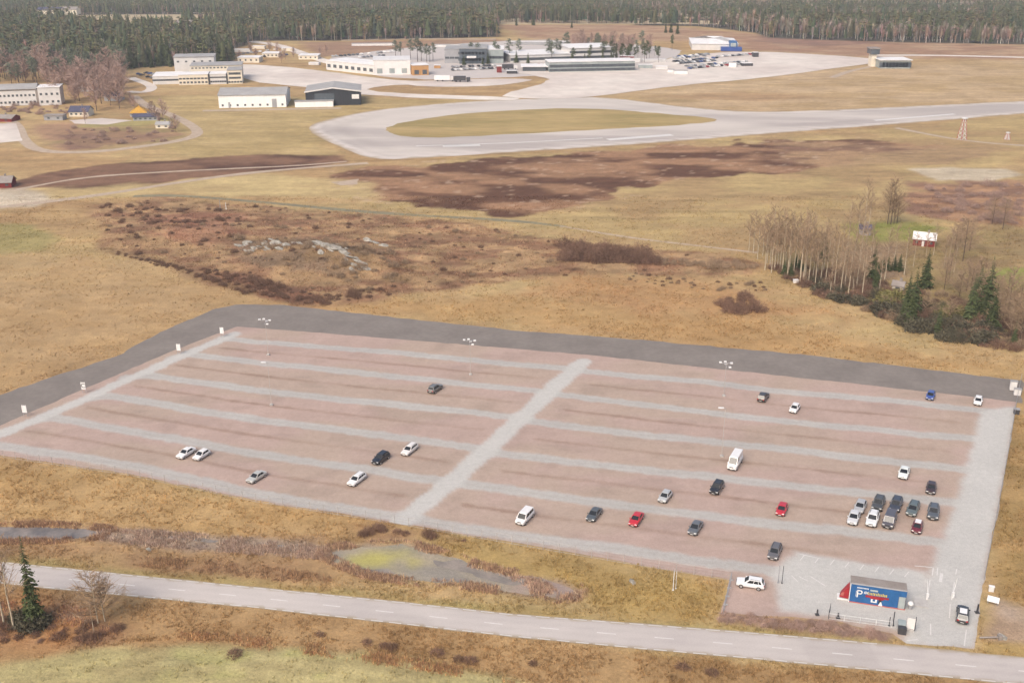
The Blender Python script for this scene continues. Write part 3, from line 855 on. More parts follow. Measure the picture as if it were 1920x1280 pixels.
def pine_far(rng):
    V, F, P = [], [], []
    for i in range(34):
        t = rng.random()
        z = .48 + .5 * t
        r = .15 * math.sin(math.pi * min(1, .22 + .75 * t)) * (.4 + .7 * rng.random())
        a = rng.random() * 6.28
        c = np.array((math.cos(a) * r, math.sin(a) * r, z))
        b = len(V)
        for k in range(3):
            V.append(tuple(c + rng.normal(0, 1, 3) * (.055, .055, .032))); P.append(0)
        F.append((b, b + 1, b + 2))
    b = len(V)
    for k in range(3):
        a = 2 * math.pi * k / 3
        V.append((.016 * math.cos(a), .016 * math.sin(a), 0)); V.append((.009 * math.cos(a), .009 * math.sin(a), .85)); P += [1, 1]
    for k in range(3):
        j = (k + 1) % 3
        F.append((b + 2 * k, b + 2 * j, b + 2 * j + 1)); F.append((b + 2 * k, b + 2 * j + 1, b + 2 * k + 1))
    return np.array(V), np.array(F), np.array(P)

def bare_far(rng):
    V, F, P = [], [], []
    for i in range(46):
        t = rng.random()
        z0 = .3 + .35 * t
        a = rng.random() * 6.28
        l = .2 + .22 * rng.random()
        q = np.array((math.cos(a) * .13, math.sin(a) * .13, l)) * (1, 1, 1.0) + np.array((0, 0, z0))
        p = np.array((math.cos(a) * .02, math.sin(a) * .02, z0))
        s = np.array((-math.sin(a), math.cos(a), 0)) * .013
        b = len(V)
        V += [tuple(p - s), tuple(p + s), tuple(q)]; P += [0, 0, 0]
        F.append((b, b + 1, b + 2))
    b = len(V)
    for k in range(3):
        a = 2 * math.pi * k / 3
        V.append((.014 * math.cos(a), .014 * math.sin(a), 0)); V.append((.006 * math.cos(a), .006 * math.sin(a), .9)); P += [2, 2]
    for k in range(3):
        j = (k + 1) % 3
        F.append((b + 2 * k, b + 2 * j, b + 2 * j + 1)); F.append((b + 2 * k, b + 2 * j + 1, b + 2 * k + 1))
    return np.array(V), np.array(F), np.array(P)

def scatter(name, pts, hs, kinds, temps, tint, mat, zfn, label, cat, parent=None):
    """thousands of small plants nobody could count, as one mesh: tint(kind, part) gives albedo"""
    rng = np.random.default_rng(abs(len(name) * 131 + len(pts)))
    VV, FF, CC = [], [], []
    base = 0
    for ti, (V, F, P, wr) in enumerate(temps):
        sel = np.where(kinds == ti)[0]
        if not len(sel): continue
        n = len(sel)
        a = rng.random(n) * 6.28
        s = hs[sel]
        w = s * wr * (.8 + .4 * rng.random(n))
        ca, sa = np.cos(a), np.sin(a)
        x = (V[None, :, 0] * ca[:, None] - V[None, :, 1] * sa[:, None]) * w[:, None] + pts[sel, 0][:, None]
        y = (V[None, :, 0] * sa[:, None] + V[None, :, 1] * ca[:, None]) * w[:, None] + pts[sel, 1][:, None]
        z = V[None, :, 2] * s[:, None] + zfn[sel][:, None] - .1
        VV.append(np.stack([x, y, z], 2).reshape(-1, 3))
        FF.append((F[None] + (np.arange(n) * len(V))[:, None, None]).reshape(-1, 3) + base)
        pal = np.array([tint(ti, p) for p in range(3)])
        c = pal[P][None] * (.72 + .56 * rng.random((n, 1, 1))) * (1 + .12 * rng.normal(size=(n, 1, 3)) * np.array([1, .4, .7]))
        CC.append(np.clip(c, .004, 1).reshape(-1, 3))
        base += n * len(V)
    o = link(name, npmesh(name, np.concatenate(VV), np.concatenate(FF), np.concatenate(CC)), mat, parent)
    tag(o, label, cat, kind='stuff')
    return o

# ---- the far woods
def woods():
    rng = np.random.default_rng(3)
    n = 420000
    y = 660 + (5000 - 660) * rng.random(n) ** 1.15
    x = (rng.random(n) - .5) * 2 * (.6 * y + 60)
    keepp = np.where(y < 1400, .42, np.where(y < 2200, .28, .22)) * (.55 + .45 * rng.random(n))
    patch = fbm(x * .0016 + 4, y * .0042 + 1, 3)
    m = (inside(x, y, WFOREST) & (y < np.where(inside(x, y, WFOREST[1:2]), 1470, 1290) + 120 * (fbm(x * .004, y * 0, 3) - .5))) | ((y > 1400) & (patch > np.where(y < 1950, .51, .45)))
    m &= ~inside(x, y, WCLEAR)
    m &= rng.random(n) < keepp
    x, y = x[m], y[m]
    pts = np.stack([x, y], 1)
    kn = fbm(x * .006, y * .006, 3)
    r = rng.random(len(x))
    edge = np.full(len(x), -1e3)
    for p in WFOREST: edge = np.maximum(edge, sdist(x, y, p))
    # pines inside, bare birch along the eastern edge, spruce on the west
    right = sst(120, 330, x)
    kinds = np.where(r < .5 + .5 * (kn - .5), 0, 1) + np.where(rng.random(len(x)) < .5, 0, 0)
    bare = rng.random(len(x)) < np.where(edge < 75, .24 + .5 * right, .12 + .3 * right * (kn > .48))
    kinds = np.where(bare, 2, kinds)
    hs = np.where(kinds == 2, 14, 17) * (.5 + .7 * rng.random(len(x)) ** .8) * (.85 + .35 * fbm(x * .01 + 9, y * .01, 2))
    temps = []
    for f, w in ((conifer_far, 1.0), (pine_far, 1.25), (bare_far, 1.15)):
        V, F, P = f(rng)
        temps.append((V, F, P, w))
    t2 = []
    for f, w in ((conifer_far, 1.1), (pine_far, 1.4), (bare_far, 1.2)):
        V, F, P = f(rng)
        t2.append((V, F, P, w))
    kinds = kinds + 3 * (rng.random(len(x)) < .5)
    pal = {0: [alb(86, 90, 66), alb(134, 120, 110)], 1: [alb(118, 118, 84), alb(176, 152, 136)], 2: [alb(178, 156, 142), (0, 0, 0), alb(224, 212, 200)]}
    def tint(k, p):
        c = pal[k % 3]
        return c[p] if p < len(c) else c[0]
    scatter("forest", pts, hs, kinds, temps + t2, tint, M['forest'], relief(x, y), "mixed pine and spruce forest stretching to the horizon beyond the airfield", "forest")
woods()

# ---- individual trees: meshes of each kind built once
def slivers(V, F, p, q, w):
    p, q = np.array(p), np.array(q)
    d = q - p
    s = np.cross(d, RNG.normal(size=3))
    s = s / (np.linalg.norm(s) + 1e-9) * w * .5
    b = len(V)
    V += [tuple(p - s), tuple(p + s), tuple(q)]
    F.append((b, b + 1, b + 2))

def trunk_mb(h, r0, r1, lean=.02, n=6, seg=5):
    mb = MB()
    rings = []
    cx = cy = 0
    for i in range(seg + 1):
        t = i / seg
        r = r0 + (r1 - r0) * t ** .8
        rings.append([(cx + math.cos(2 * math.pi * k / n) * r, cy + math.sin(2 * math.pi * k / n) * r, h * t - (.15 if i == 0 else 0)) for k in range(n)])
        cx += RNG.normal() * lean * h / seg
        cy += RNG.normal() * lean * h / seg
    mb.loft(rings)
    return mb

def make_spruce(h):
    V, F = [], []
    R = h * .19
    z = h * .07
    while z < h * .985:
        t = z / h
        r = R * (1 - t) ** .85 * RNG.uniform(.82, 1.12) + .05
        nb = 5 + int(9 * (1 - t))
        for k in range(nb):
            a = RNG.random() * 6.28
            rr = r * RNG.uniform(.6, 1.1)
            d = np.array((math.cos(a), math.sin(a), 0))
            tip = d * rr + np.array((0, 0, z - rr * RNG.uniform(.15, .5)))
            root = np.array((0, 0, z + .1))
            side = np.array((-math.sin(a), math.cos(a), 0))
            for q in range(5):
                u = .25 + .75 * RNG.random()
                c = root + (tip - root) * u
                s = side * rr * RNG.uniform(.12, .3) * RNG.choice([-1, 1])
                e = c + s + np.array((0, 0, -rr * RNG.uniform(.02, .2))) + d * rr * .15
                slivers(V, F, c, e, rr * .26)
            slivers(V, F, root, tip, rr * .3)
        z += h * RNG.uniform(.022, .034)
    slivers(V, F, (0, 0, h * .93), (0, 0, h), .25)
    return trunk_mb(h * .9, h * .014, .03).mesh("trunk"), npmesh("crown", V, F)

def make_pine(h):
    V, F = [], []
    for i in range(20):
        t = (i + RNG.random()) / 20
        z = h * (.46 + .52 * t)
        r = h * .13 * math.sin(math.pi * min(1, .25 + .72 * t)) * RNG.uniform(.3, 1.1)
        a = RNG.random() * 6.28
        c = np.array((math.cos(a) * r, math.sin(a) * r, z))
        slivers(V, F, (0, 0, z - h * .04), c, h * .008)
        for k in range(26):
            p = c + RNG.normal(size=3) * (h * .034, h * .034, h * .019)
            slivers(V, F, p, p + RNG.normal(size=3) * h * .028, h * .026)
    return trunk_mb(h * .93, h * .014, .04).mesh("trunk"), npmesh("crown", V, F)

def make_bare(h, spread=.16, start=.3, nb=26, tw=16, w=.05, upright=.75):
    V, F = [], []
    for i in range(nb):
        t = start + (1 - start) * .95 * (i + RNG.random()) / nb
        a = RNG.random() * 6.28
        l = h * spread * (1.25 - t) * RNG.uniform(.8, 1.6)
        d = np.array((math.cos(a) * (1 - upright * .6), math.sin(a) * (1 - upright * .6), upright * RNG.uniform(.6, 1.2)))
        d /= np.linalg.norm(d)
        p = np.array((0, 0, h * t))
        q = p + d * l * 1.3
        slivers(V, F, p, q, w * 2.2)
        slivers(V, F, p, q, w * 2.2)
        for k in range(tw):
            u = RNG.uniform(.25, 1)
            c = p + (q - p) * u
            e = c + (d * .5 + RNG.normal(size=3) * .55) * l * RNG.uniform(.25, .6)
            slivers(V, F, c, e, w)
    return trunk_mb(h * .96, h * .011, .03, .018).mesh("trunk"), npmesh("crown", V, F)

def make_shrub(r, h, n=170, w=.05, leaf=False):
    V, F = [], []
    for i in range(n):
        a = RNG.random() * 6.28
        rr = r * math.sqrt(RNG.random())
        b = np.array((math.cos(a) * rr * .75, math.sin(a) * rr * .75, 0))
        top = np.array((math.cos(a) * rr * 1.2, math.sin(a) * rr * 1.2, h * (1 - .75 * (rr / r) ** 2) * RNG.uniform(.55, 1.1))) + RNG.normal(size=3) * r * .1
        slivers(V, F, b, top, w)
        for k in range(3):
            c = b + (top - b) * RNG.uniform(.45, 1)
            if leaf: slivers(V, F, c, c + RNG.normal(size=3) * r * .16, r * .13)
            else: slivers(V, F, c, c + RNG.normal(size=3) * r * .22, w)
    return npmesh("shrub", V, F)

SPRUCE = [make_spruce(h) for h in (14, 11, 17, 8)]
PINE = [make_pine(h) for h in (18, 15, 20)]
BIRCH = [make_bare(h, .18, .33, 32, 20, .08) for h in (20, 17, 22, 15)]
BARE = [make_bare(h, .28, .16, 44, 24, .1, .6) for h in (15, 12, 17)]
FARBARE = [make_bare(h, .26, .16, 40, 18, .2, .65) for h in (15, 12, 17)]
SHRUB = [make_shrub(1.3, 1.5), make_shrub(1.7, 2.1, 210), make_shrub(1.0, 1.0, 130)]
BUSH = [make_shrub(1.7, 2.4, 190, .05, True), make_shrub(2.3, 3.0, 240, .05, True)]
_fam = {}
def mesh_with(me, mat):
    if not me.materials: me.materials.append(mat)
    return me

def tree(kind, temps, x, y, s, label, cat, group, barkm, crownm, sx=1.0):
    tm, cm = temps[RNG.integers(len(temps))]
    r = empty(kind, (x, y, hz(x, y) - .05), RNG.random() * 6.28, label, cat, group)
    r.scale = (s * sx, s * sx, s)
    for nm, me, m in (("trunk", tm, barkm), ("crown", cm, crownm)):
        o = bpy.data.objects.new(nm, mesh_with(me, m))
        COL.objects.link(o)
        o.parent = r
        if o.material_slots and o.material_slots[0].material != m:
            o.material_slots[0].link = 'OBJECT'
            o.material_slots[0].material = m
    return r

def bush(x, y, s, mat, label, group, temps=None, name="shrub", cat="shrub"):
    me = (temps or SHRUB)[RNG.integers(len(temps or SHRUB))]
    o = bpy.data.objects.new(name, mesh_with(me, mat))
    COL.objects.link(o)
    o.location = (x, y, hz(x, y) - .03)
    o.rotation_euler = (0, 0, RNG.random() * 6.28)
    o.scale = (s * RNG.uniform(.85, 1.2), s * RNG.uniform(.85, 1.2), s)
    o.material_slots[0].link = 'OBJECT'
    o.material_slots[0].material = mat
    return tag(o, label, cat, group)

LOOSE = []
def loose(x, y, s, mat, temps=None):
    """low heath scrub that reads as one mass is gathered and linked as one object"""
    me = (temps or SHRUB)[RNG.integers(len(temps or SHRUB))]
    V = np.empty(len(me.vertices) * 3, np.float32)
    me.vertices.foreach_get("co", V)
    V = V.reshape(-1, 3) * (s * RNG.uniform(.85, 1.2), s * RNG.uniform(.85, 1.2), s)
    a = RNG.random() * 6.28
    R = np.array([[math.cos(a), math.sin(a), 0], [-math.sin(a), math.cos(a), 0], [0, 0, 1]])
    LOOSE.append((V @ R + (x, y, hz(x, y) - .03), mat))

def spots(poly, n, mind):
    w = WP(poly)
    out = []
    x0, y0 = w.min(0); x1, y1 = w.max(0)
    for _ in range(n * 60):
        x, y = RNG.uniform(x0, x1), RNG.uniform(y0, y1)
        if sdist(np.array([x]), np.array([y]), w)[0] < 0: continue
        if all((x - a) ** 2 + (y - b) ** 2 > mind ** 2 for a, b in out):
            out.append((x, y))
            if len(out) >= n: break
    return out

# pines and leafless trees of the wood at the upper left
GL = "trees of the wood round the white block"
for x, y in spots([(-40, 126), (40, 126), (150, 130), (240, 128), (236, 152), (150, 164), (60, 162), (-40, 162)], 62, 6):
    tree("pine_tree", PINE, x, y, RNG.uniform(.75, 1.1), "grey-green pine in the wood behind the white block at upper left", "tree", GL, M['bark'], M['pine'], 1.35)
GB = "leafless trees of the wood round the white block"
for x, y in spots([(-20, 130), (120, 140), (150, 170), (110, 200), (60, 160), (-20, 162)], 30, 6) + spots([(135, 150), (235, 150), (240, 205), (180, 212), (140, 200)], 34, 6):
    tree("bare_tree", FARBARE, x, y, RNG.uniform(.95, 1.4), "rusty leafless tree at the edge of the wood beside the white block", "tree", GB, M['bark'], M['twig_far'], 1.1)
GS = "tall dark spruces behind the white and cream school"
for x, y in spots([(240, 112), (300, 112), (436, 108), (434, 122), (330, 126), (242, 130)], 70, 6):
    tree("spruce_tree", SPRUCE, x, y, RNG.uniform(1.2, 1.7), "tall dark spruce in the stand behind the cream and white school", "tree", GS, M['bark'], M['needle'], .9)
for px, py in ((742, 112), (752, 112), (770, 113), (783, 116), (790, 115), (800, 116), (806, 117), (812, 114), (884, 116), (895, 118), (928, 116), (934, 118), (955, 114), (973, 110), (1028, 114), (1034, 116), (1044, 108), (1051, 107), (1062, 104)):
    g = G(px, py)
    tree("pine_tree", PINE, g.x, g.y, RNG.uniform(.8, 1.0), "lone pine standing between the airport terminal buildings", "tree", "pines among the terminal buildings", M['bark'], M['pine'], 1.2)
for x, y in spots([(1062, 92), (1130, 88), (1220, 92), (1225, 104), (1160, 106), (1080, 98)], 44, 7):
    k = RNG.random()
    if k < .62: tree("bare_tree", FARBARE, x, y, RNG.uniform(.8, 1.1), "leafless tree in the grove behind the long white terminal", "tree", "grove behind the terminal", M['bark'], M['twig_far'])
    else: tree("pine_tree", PINE, x, y, RNG.uniform(.6, .9), "green pine in the grove behind the long white terminal", "tree", "pines of the grove behind the terminal", M['bark'], M['pine'], 1.2)
for px, py in ((1258, 92), (1260, 94)):
    g = G(px, py)
    tree("pine_tree", PINE, g.x, g.y, .75, "dark narrow pine left of the white hangar hall", "tree", "dark pines beside the white hall", M['bark'], M['needle'], .8)
for px, py in ((968, 47), (1000, 46), (1072, 52), (1248, 62), (1258, 62), (1270, 64)):
    g = G(px, py)
    tree("spruce_tree", SPRUCE, g.x, g.y, .8, "small dark spruce alone on the brown heath before the forest", "tree", "lone spruces on the heath", M['bark'], M['needle'])
for px, py in ((286, 222), (292, 226), (300, 232), (306, 226), (246, 200), (252, 205), (160, 232), (330, 248)):
    g = G(px, py)
    tree("bare_tree", FARBARE, g.x, g.y, RNG.uniform(.5, .8), "leafless garden tree beside the yellow roofed house", "tree", "garden trees by the yellow roof", M['bark'], M['twig_far'])

# the copse round the red cabin
def at_list(L, f):
    for q in L:
        g = G(q[0], q[1])
        f(g.x, g.y, *q[2:])
BL = "slim leafless birch in the copse round the red cabin"
at_list([(1404, 470, .8), (1412, 474, .75), (1438, 494, 1), (1444, 500, .95), (1452, 506, 1.05), (1458, 498, .9), (1466, 512, 1.05), (1472, 502, .95), (1480, 508, .9), (1488, 512, .85),
         (1500, 516, 1), (1506, 526, 1.1), (1510, 520, 1), (1516, 530, .95), (1524, 524, .9), (1532, 515, .8), (1544, 508, .8), (1556, 552, .8), (1590, 556, .9), (1598, 550, .85),
         (1602, 480, .9), (1612, 486, .8), (1588, 470, .8), (1640, 505, .7), (1658, 526, .8), (1674, 506, .7), (1695, 516, .7), (1736, 480, .5), (1750, 478, .5), (1780, 484, .7),
         (1620, 430, .9), (1628, 432, .9), (1464, 470, .7), (1486, 460, .65), (1430, 480, .85), (1448, 484, .9),
         (1420, 486, .9), (1434, 506, 1.0), (1446, 512, .9), (1462, 504, 1.0), (1476, 520, 1.0), (1494, 506, .95), (1500, 530, .95), (1518, 512, .9), (1528, 534, .9), (1538, 528, .85), (1548, 532, .8), (1564, 540, .85),
         (1576, 548, .8), (1584, 536, .8), (1606, 540, .85), (1616, 556, .8), (1630, 530, .75), (1648, 548, .75), (1600, 500, .85), (1618, 508, .8), (1632, 486, .75), (1576, 500, .75), (1560, 500, .8), (1712, 500, .6), (1770, 500, .7), (1788, 512, .75)],
        lambda x, y, s: tree("birch_tree", BIRCH, x, y, s, BL, "tree", "birches round the red cabin", M['birch'], M['twig']))
at_list([(1664, 420, .95), (1670, 421, 1.05), (1676, 420, .95), (1682, 418, .8)], lambda x, y, s: tree("bare_tree", BARE, x, y, s, "dark leafless tree in the clump left of the red cabin", "tree", "dark clump left of the cabin", M['bark'], M['twig'], .8))
at_list([(1790, 470, .8), (1805, 490, .9), (1840, 560, .8), (1812, 545, .7), (1880, 600, .8), (1905, 610, .9), (1860, 420, .6), (1880, 430, .7), (1770, 545, .6), (1798, 560, .7), (1816, 575, .75), (1850, 590, .8), (1870, 570, .75), (1890, 585, .8), (1912, 640, .85), (1895, 630, .8), (1868, 615, .75), (1835, 530, .7), (1780, 520, .7), (1800, 455, .75), (1818, 470, .7), (1735, 590, .5), (1780, 600, .55)],
        lambda x, y, s: tree("bare_tree", BARE, x, y, s, "grey leafless broad tree at the right of the red cabin", "tree", "broad leafless trees right of the cabin", M['bark'], M['twig']))
for q, lab in (((1734, 540, .75), "narrow dark spruce pointing up below the red cabin"), ((1830, 582, 1.0), "tallest dark spruce at the right end of the copse"), ((1710, 590, .85), "wide dark spruce at the front edge of the copse"),
               ((1635, 530, .75), "dark spruce among birches at the middle of the copse"), ((1545, 485, .7), "dull green spruce behind the first birches of the copse"), ((1840, 600, .7), "lower spruce at the foot of the tallest one in the copse")):
    g = G(q[0], q[1])
    tree("spruce_tree", SPRUCE[:3], g.x, g.y, q[2] * 1.02, lab, "tree", None, M['bark'], M['needle'], 1.15)
at_list([(1692, 604, .8), (1706, 612, .7), (1758, 625, .6), (1818, 600, 1.0), (1846, 596, 1.1), (1858, 618, .8), (1700, 580, .7), (1640, 545, .6), (1900, 645, .6)],
        lambda x, y, s: tree("spruce_tree", SPRUCE[:3], x, y, s, "dark spruce crowded into the hedge at the lower right of the copse", "tree", "crowded spruces of the lower copse hedge", M['bark'], M['needle'], 1.0))
at_list([(1655, 505), (1664, 508), (1676, 506), (1686, 508), (1648, 512), (1500, 508), (1492, 505), (1470, 515), (1482, 518)],
        lambda x, y: tree("spruce_tree", [SPRUCE[3]], x, y, RNG.uniform(.6, .8), "young dark spruce in the hedge of the copse", "tree", "young spruces of the copse", M['bark'], M['needle'], 1.5))
at_list([(1700, 610), (1722, 612), (1745, 620), (1766, 612), (1780, 628), (1800, 622), (1752, 600), (1790, 600), (1810, 634), (1830, 640), (1850, 638), (1770, 636), (1740, 612), (1715, 620), (1845, 620), (1690, 598), (1675, 590), (1655, 588)], lambda x, y: bush(x, y, RNG.uniform(.9, 1.5), M['shrub_dark'], "dark green bush along the lower edge of the copse", "dark bushes edging the copse", BUSH))
at_list([(1560, 560), (1580, 565), (1610, 570), (1640, 572), (1540, 545), (1570, 548)], lambda x, y: bush(x, y, RNG.uniform(.8, 1.2), M['shrub_dark'], "dark bush under the birches of the copse", "dark bushes under the birches", BUSH))
at_list([(1652, 560), (1664, 568), (1676, 562), (1646, 575), (1660, 578)], lambda x, y: bush(x, y, RNG.uniform(1, 1.4), M['shrub_green'], "ochre bush in the middle of the copse edge", "ochre bushes of the copse", BUSH))
at_list([(1775, 585), (1790, 590), (1768, 596)], lambda x, y: bush(x, y, 1.1, M['shrub_green'], "yellow-green bush left of the tallest spruce", "yellow-green bushes by the spruce", BUSH))
for x, y in spots([(1430, 498), (1480, 526), (1560, 566), (1690, 608), (1800, 642), (1935, 664), (1935, 610), (1850, 590), (1760, 575), (1680, 555), (1600, 535), (1500, 505)], 96, 2.0):
    bush(x, y, RNG.uniform(1.1, 1.7), M['shrub'] if RNG.random() < .6 else M['shrub_dark'], "brown leafless shrub in the undergrowth of the copse", "undergrowth shrubs of the copse")
for x, y in spots([(1560, 500), (1600, 500), (1620, 540), (1570, 540)], 10, 3):
    bush(x, y, 1.6, M['twig'], "pale twiggy shrub between the birches", "pale shrubs between the birches")

# the trees at the lower left
g = G(68, 1166)
tree("spruce_tree", [SPRUCE[0]], g.x, g.y, 1.16, "green spruce standing beside the road at lower left", "tree", None, M['bark'], M['needle'], .7)
for q, lab in (((26, 1178, 1.0), "leafless birch with a pale trunk left of the roadside spruce"), ((8, 1170, .95), "leafless birch cut by the left edge of the picture")):
    g = G(q[0], q[1])
    tree("birch_tree", [BIRCH[1]], g.x, g.y, q[2], lab, "tree", None, M['birch'], M['twig'])
for q, lab in (((184, 1168, .64), "small grey leafless tree in front of the road"), ((197, 1164, .52), "thin pale sapling leaning beside the small grey tree"), ((176, 1184, .3), "short leaning sapling left of the small grey tree")):
    g = G(q[0], q[1])
    tree("bare_tree", [BARE[0]] if q[2] > .5 else [BIRCH[0]], g.x, g.y, q[2], lab, "tree", None, M['birch'], M['twig'], 1.2)
at_list([(46, 1172), (56, 1176), (40, 1166), (74, 1172), (52, 1164)], lambda x, y: bush(x, y, RNG.uniform(.7, .9), M['shrub_dark'], "dark green bush at the foot of the roadside spruce", "bushes under the roadside spruce", BUSH))
for x, y in spots([(-40, 1150), (30, 1150), (110, 1175), (230, 1165), (215, 1200), (120, 1200), (-40, 1210)], 26, 1.6):
    bush(x, y, RNG.uniform(.5, .95), M['shrub'], "reddish leafless shrub near the roadside spruce", "shrubs near the roadside spruce")

# shrubs in rows and clumps elsewhere
for x, y in spots([(1350, 1150), (1500, 1162), (1660, 1186), (1655, 1198), (1500, 1180), (1348, 1164)], 34, 1.15):
    bush(x, y, RNG.uniform(.42, .62), M['twig_far'], "leafless shrub planted on the bank below the kiosk yard", "shrubs on the kiosk bank")
for px, py, s in ((690, 1000, .8), (708, 992, 1.0), (718, 996, .8), (745, 998, .7), (802, 1004, .8), (810, 1008, .7), (870, 1014, .5), (680, 1004, .6), (760, 1001, .6)):
    g = G(px, py)
    bush(g.x, g.y, s, M['shrub'], "dark red leafless shrub on the slope between car park and marsh", "dark shrubs above the marsh")
for x, y in spots([(1348, 575), (1360, 560), (1400, 555), (1425, 575), (1418, 590), (1370, 586)], 16, 2.2):
    bush(x, y, RNG.uniform(1.1, 1.6), M['shrub'], "brown leafless shrub of the lone clump in the dry meadow", "lone shrub clump in the meadow")
for x, y in spots([(1058, 462), (1130, 468), (1220, 480), (1232, 494), (1150, 494), (1060, 488)], 74, 2.5):
    bush(x, y, RNG.uniform(1.7, 2.5), M['shrub'], "tall brown leafless shrub in the thicket by the meadow ditch", "shrubs of the ditch thicket")
for x, y in spots([(1230, 486), (1330, 492), (1420, 496), (1420, 504), (1330, 502), (1232, 494)], 40, 2.4):
    bush(x, y, RNG.uniform(.8, 1.1), M['twig'], "tan leafless shrub along the low hedge by the meadow ditch", "shrubs of the low hedge")
for x, y in spots([(380, 508), (480, 524), (600, 556), (720, 540), (700, 556), (600, 572), (500, 556), (400, 528)], 60, 2.4):
    loose(x, y, RNG.uniform(.6, 1.2), M['shrub'])
for x, y in spots([(440, 450), (560, 446), (740, 480), (800, 500), (740, 536), (560, 520), (460, 500)], 46, 2.8):
    loose(x, y, RNG.uniform(.7, 1.3), M['twig'])
for x, y in spots([(180, 385), (420, 390), (470, 430), (400, 470), (250, 455)], 46, 3):
    loose(x, y, RNG.uniform(.6, 1.2), M['shrub'])
for x, y in spots([(215, 470), (330, 500), (460, 548), (465, 553), (330, 508), (213, 477)], 40, 1.6):
    loose(x, y, RNG.uniform(.5, .8), M['shrub'])
for px, py in ((440, 1228), (600, 1190), (688, 1205), (720, 1212), (735, 1216), (820, 1226), (860, 1238), (882, 1240), (1000, 1245), (1335, 1262), (1280, 1252)):
    g = G(px, py)
    bush(g.x, g.y, RNG.uniform(.5, .9), M['shrub'], "brown leafless shrub between the road and the green field", "shrubs below the road")
for x, y in spots([(100, 240), (330, 240), (320, 268), (120, 275)], 28, 5):
    loose(x, y, RNG.uniform(.9, 1.6), M['twig_far'])
for x, y in spots([(1720, 350), (1915, 345), (1915, 425), (1800, 420)], 40, 5):
    loose(x, y, RNG.uniform(.9, 1.8), M['twig_far'])
for x, y in spots([(0, 196), (130, 196), (140, 212), (60, 216), (0, 210)], 30, 3):
    loose(x, y, RNG.uniform(1.0, 1.7), M['twig_far'])

for x, y in spots(P_SCRUB, 170, 2.5):
    loose(x, y, RNG.uniform(.3, .85), M['shrub'] if RNG.random() < .6 else M['twig'])
for x, y in spots([(1180, 512), (1330, 528), (1430, 530), (1440, 545), (1300, 545), (1180, 528)], 40, 2):
    loose(x, y, RNG.uniform(.3, .7), M['shrub'] if RNG.random() < .5 else M['twig'])
for x, y in spots([(1435, 500), (1500, 500), (1600, 520), (1700, 540), (1820, 560), (1930, 600), (1935, 660), (1800, 640), (1690, 605), (1560, 565), (1480, 528)], 110, 2.0):
    loose(x, y, RNG.uniform(.8, 1.6), M['shrub'] if RNG.random() < .55 else M['twig'])
def link_loose():
    mats = [M['shrub'], M['twig'], M['twig_far']]
    V = np.concatenate([v for v, _ in LOOSE])
    me = npmesh("heath_shrubs", V, np.arange(len(V)).reshape(-1, 3))
    o = link("heath_shrubs", me, mats)
    me.polygons.foreach_set("material_index", np.concatenate([np.full(len(v) // 3, mats.index(m), np.int32) for v, m in LOOSE]))
    tag(o, "low leafless scrub scattered over the heath and knoll beyond the car park", "shrubs", kind='stuff')
link_loose()

# ---- rocks on the knoll
def rock(x, y, s, label, group=None):
    bm = bmesh.new()
    bmesh.ops.create_icosphere(bm, subdivisions=2, radius=1)
    for v in bm.verts:
        v.co *= 1 + (RNG.random() - .5) * .45
        v.co.z *= .32
        v.co.x *= 1.9
        v.co.y *= 1.1
    me = bpy.data.meshes.new("boulder")
    bm.to_mesh(me); bm.free()
    o = link("boulder", me, M['rock'])
    o.location = (x, y, hz(x, y) + .1 * s)
    o.rotation_euler = (RNG.normal() * .15, .25 + RNG.normal() * .1, -.6 + RNG.normal() * .3)
    o.scale = (s, s, s)
    return tag(o, label, "boulder", group)
at_list([(450, 466, .9), (462, 462, .8), (500, 470, .9), (520, 462, 1.1), (540, 476, .9), (556, 466, .8), (604, 480, 1.8), (616, 488, 1.6), (628, 492, 1.5), (645, 496, 1.1), (660, 500, 1.0), (676, 506, 1.2), (684, 512, .8), (690, 454, .9), (706, 460, 1.0), (720, 468, .9), (480, 480, .8), (530, 490, .7), (580, 470, .8), (594, 462, .7), (636, 484, 1.0)],
        lambda x, y, s: rock(x, y, s * 1.25, "pale grey lichen-covered rock breaking out of the knoll", "rocks of the knoll"))
for x, y in spots([(440, 456), (520, 450), (600, 470), (700, 505), (690, 520), (600, 505), (520, 490), (450, 485)], 34, 1.2):
    rock(x, y, RNG.uniform(.4, 1.1), "pale grey lichen-covered rock breaking out of the knoll", "rocks of the knoll")
g = G(1187, 1092); rock(g.x, g.y, .5, "small pale boulder alone in the grass beside the marsh")
g = G(282, 1031); rock(g.x, g.y, .45, "small pale stone by the ditch at the left of the road")

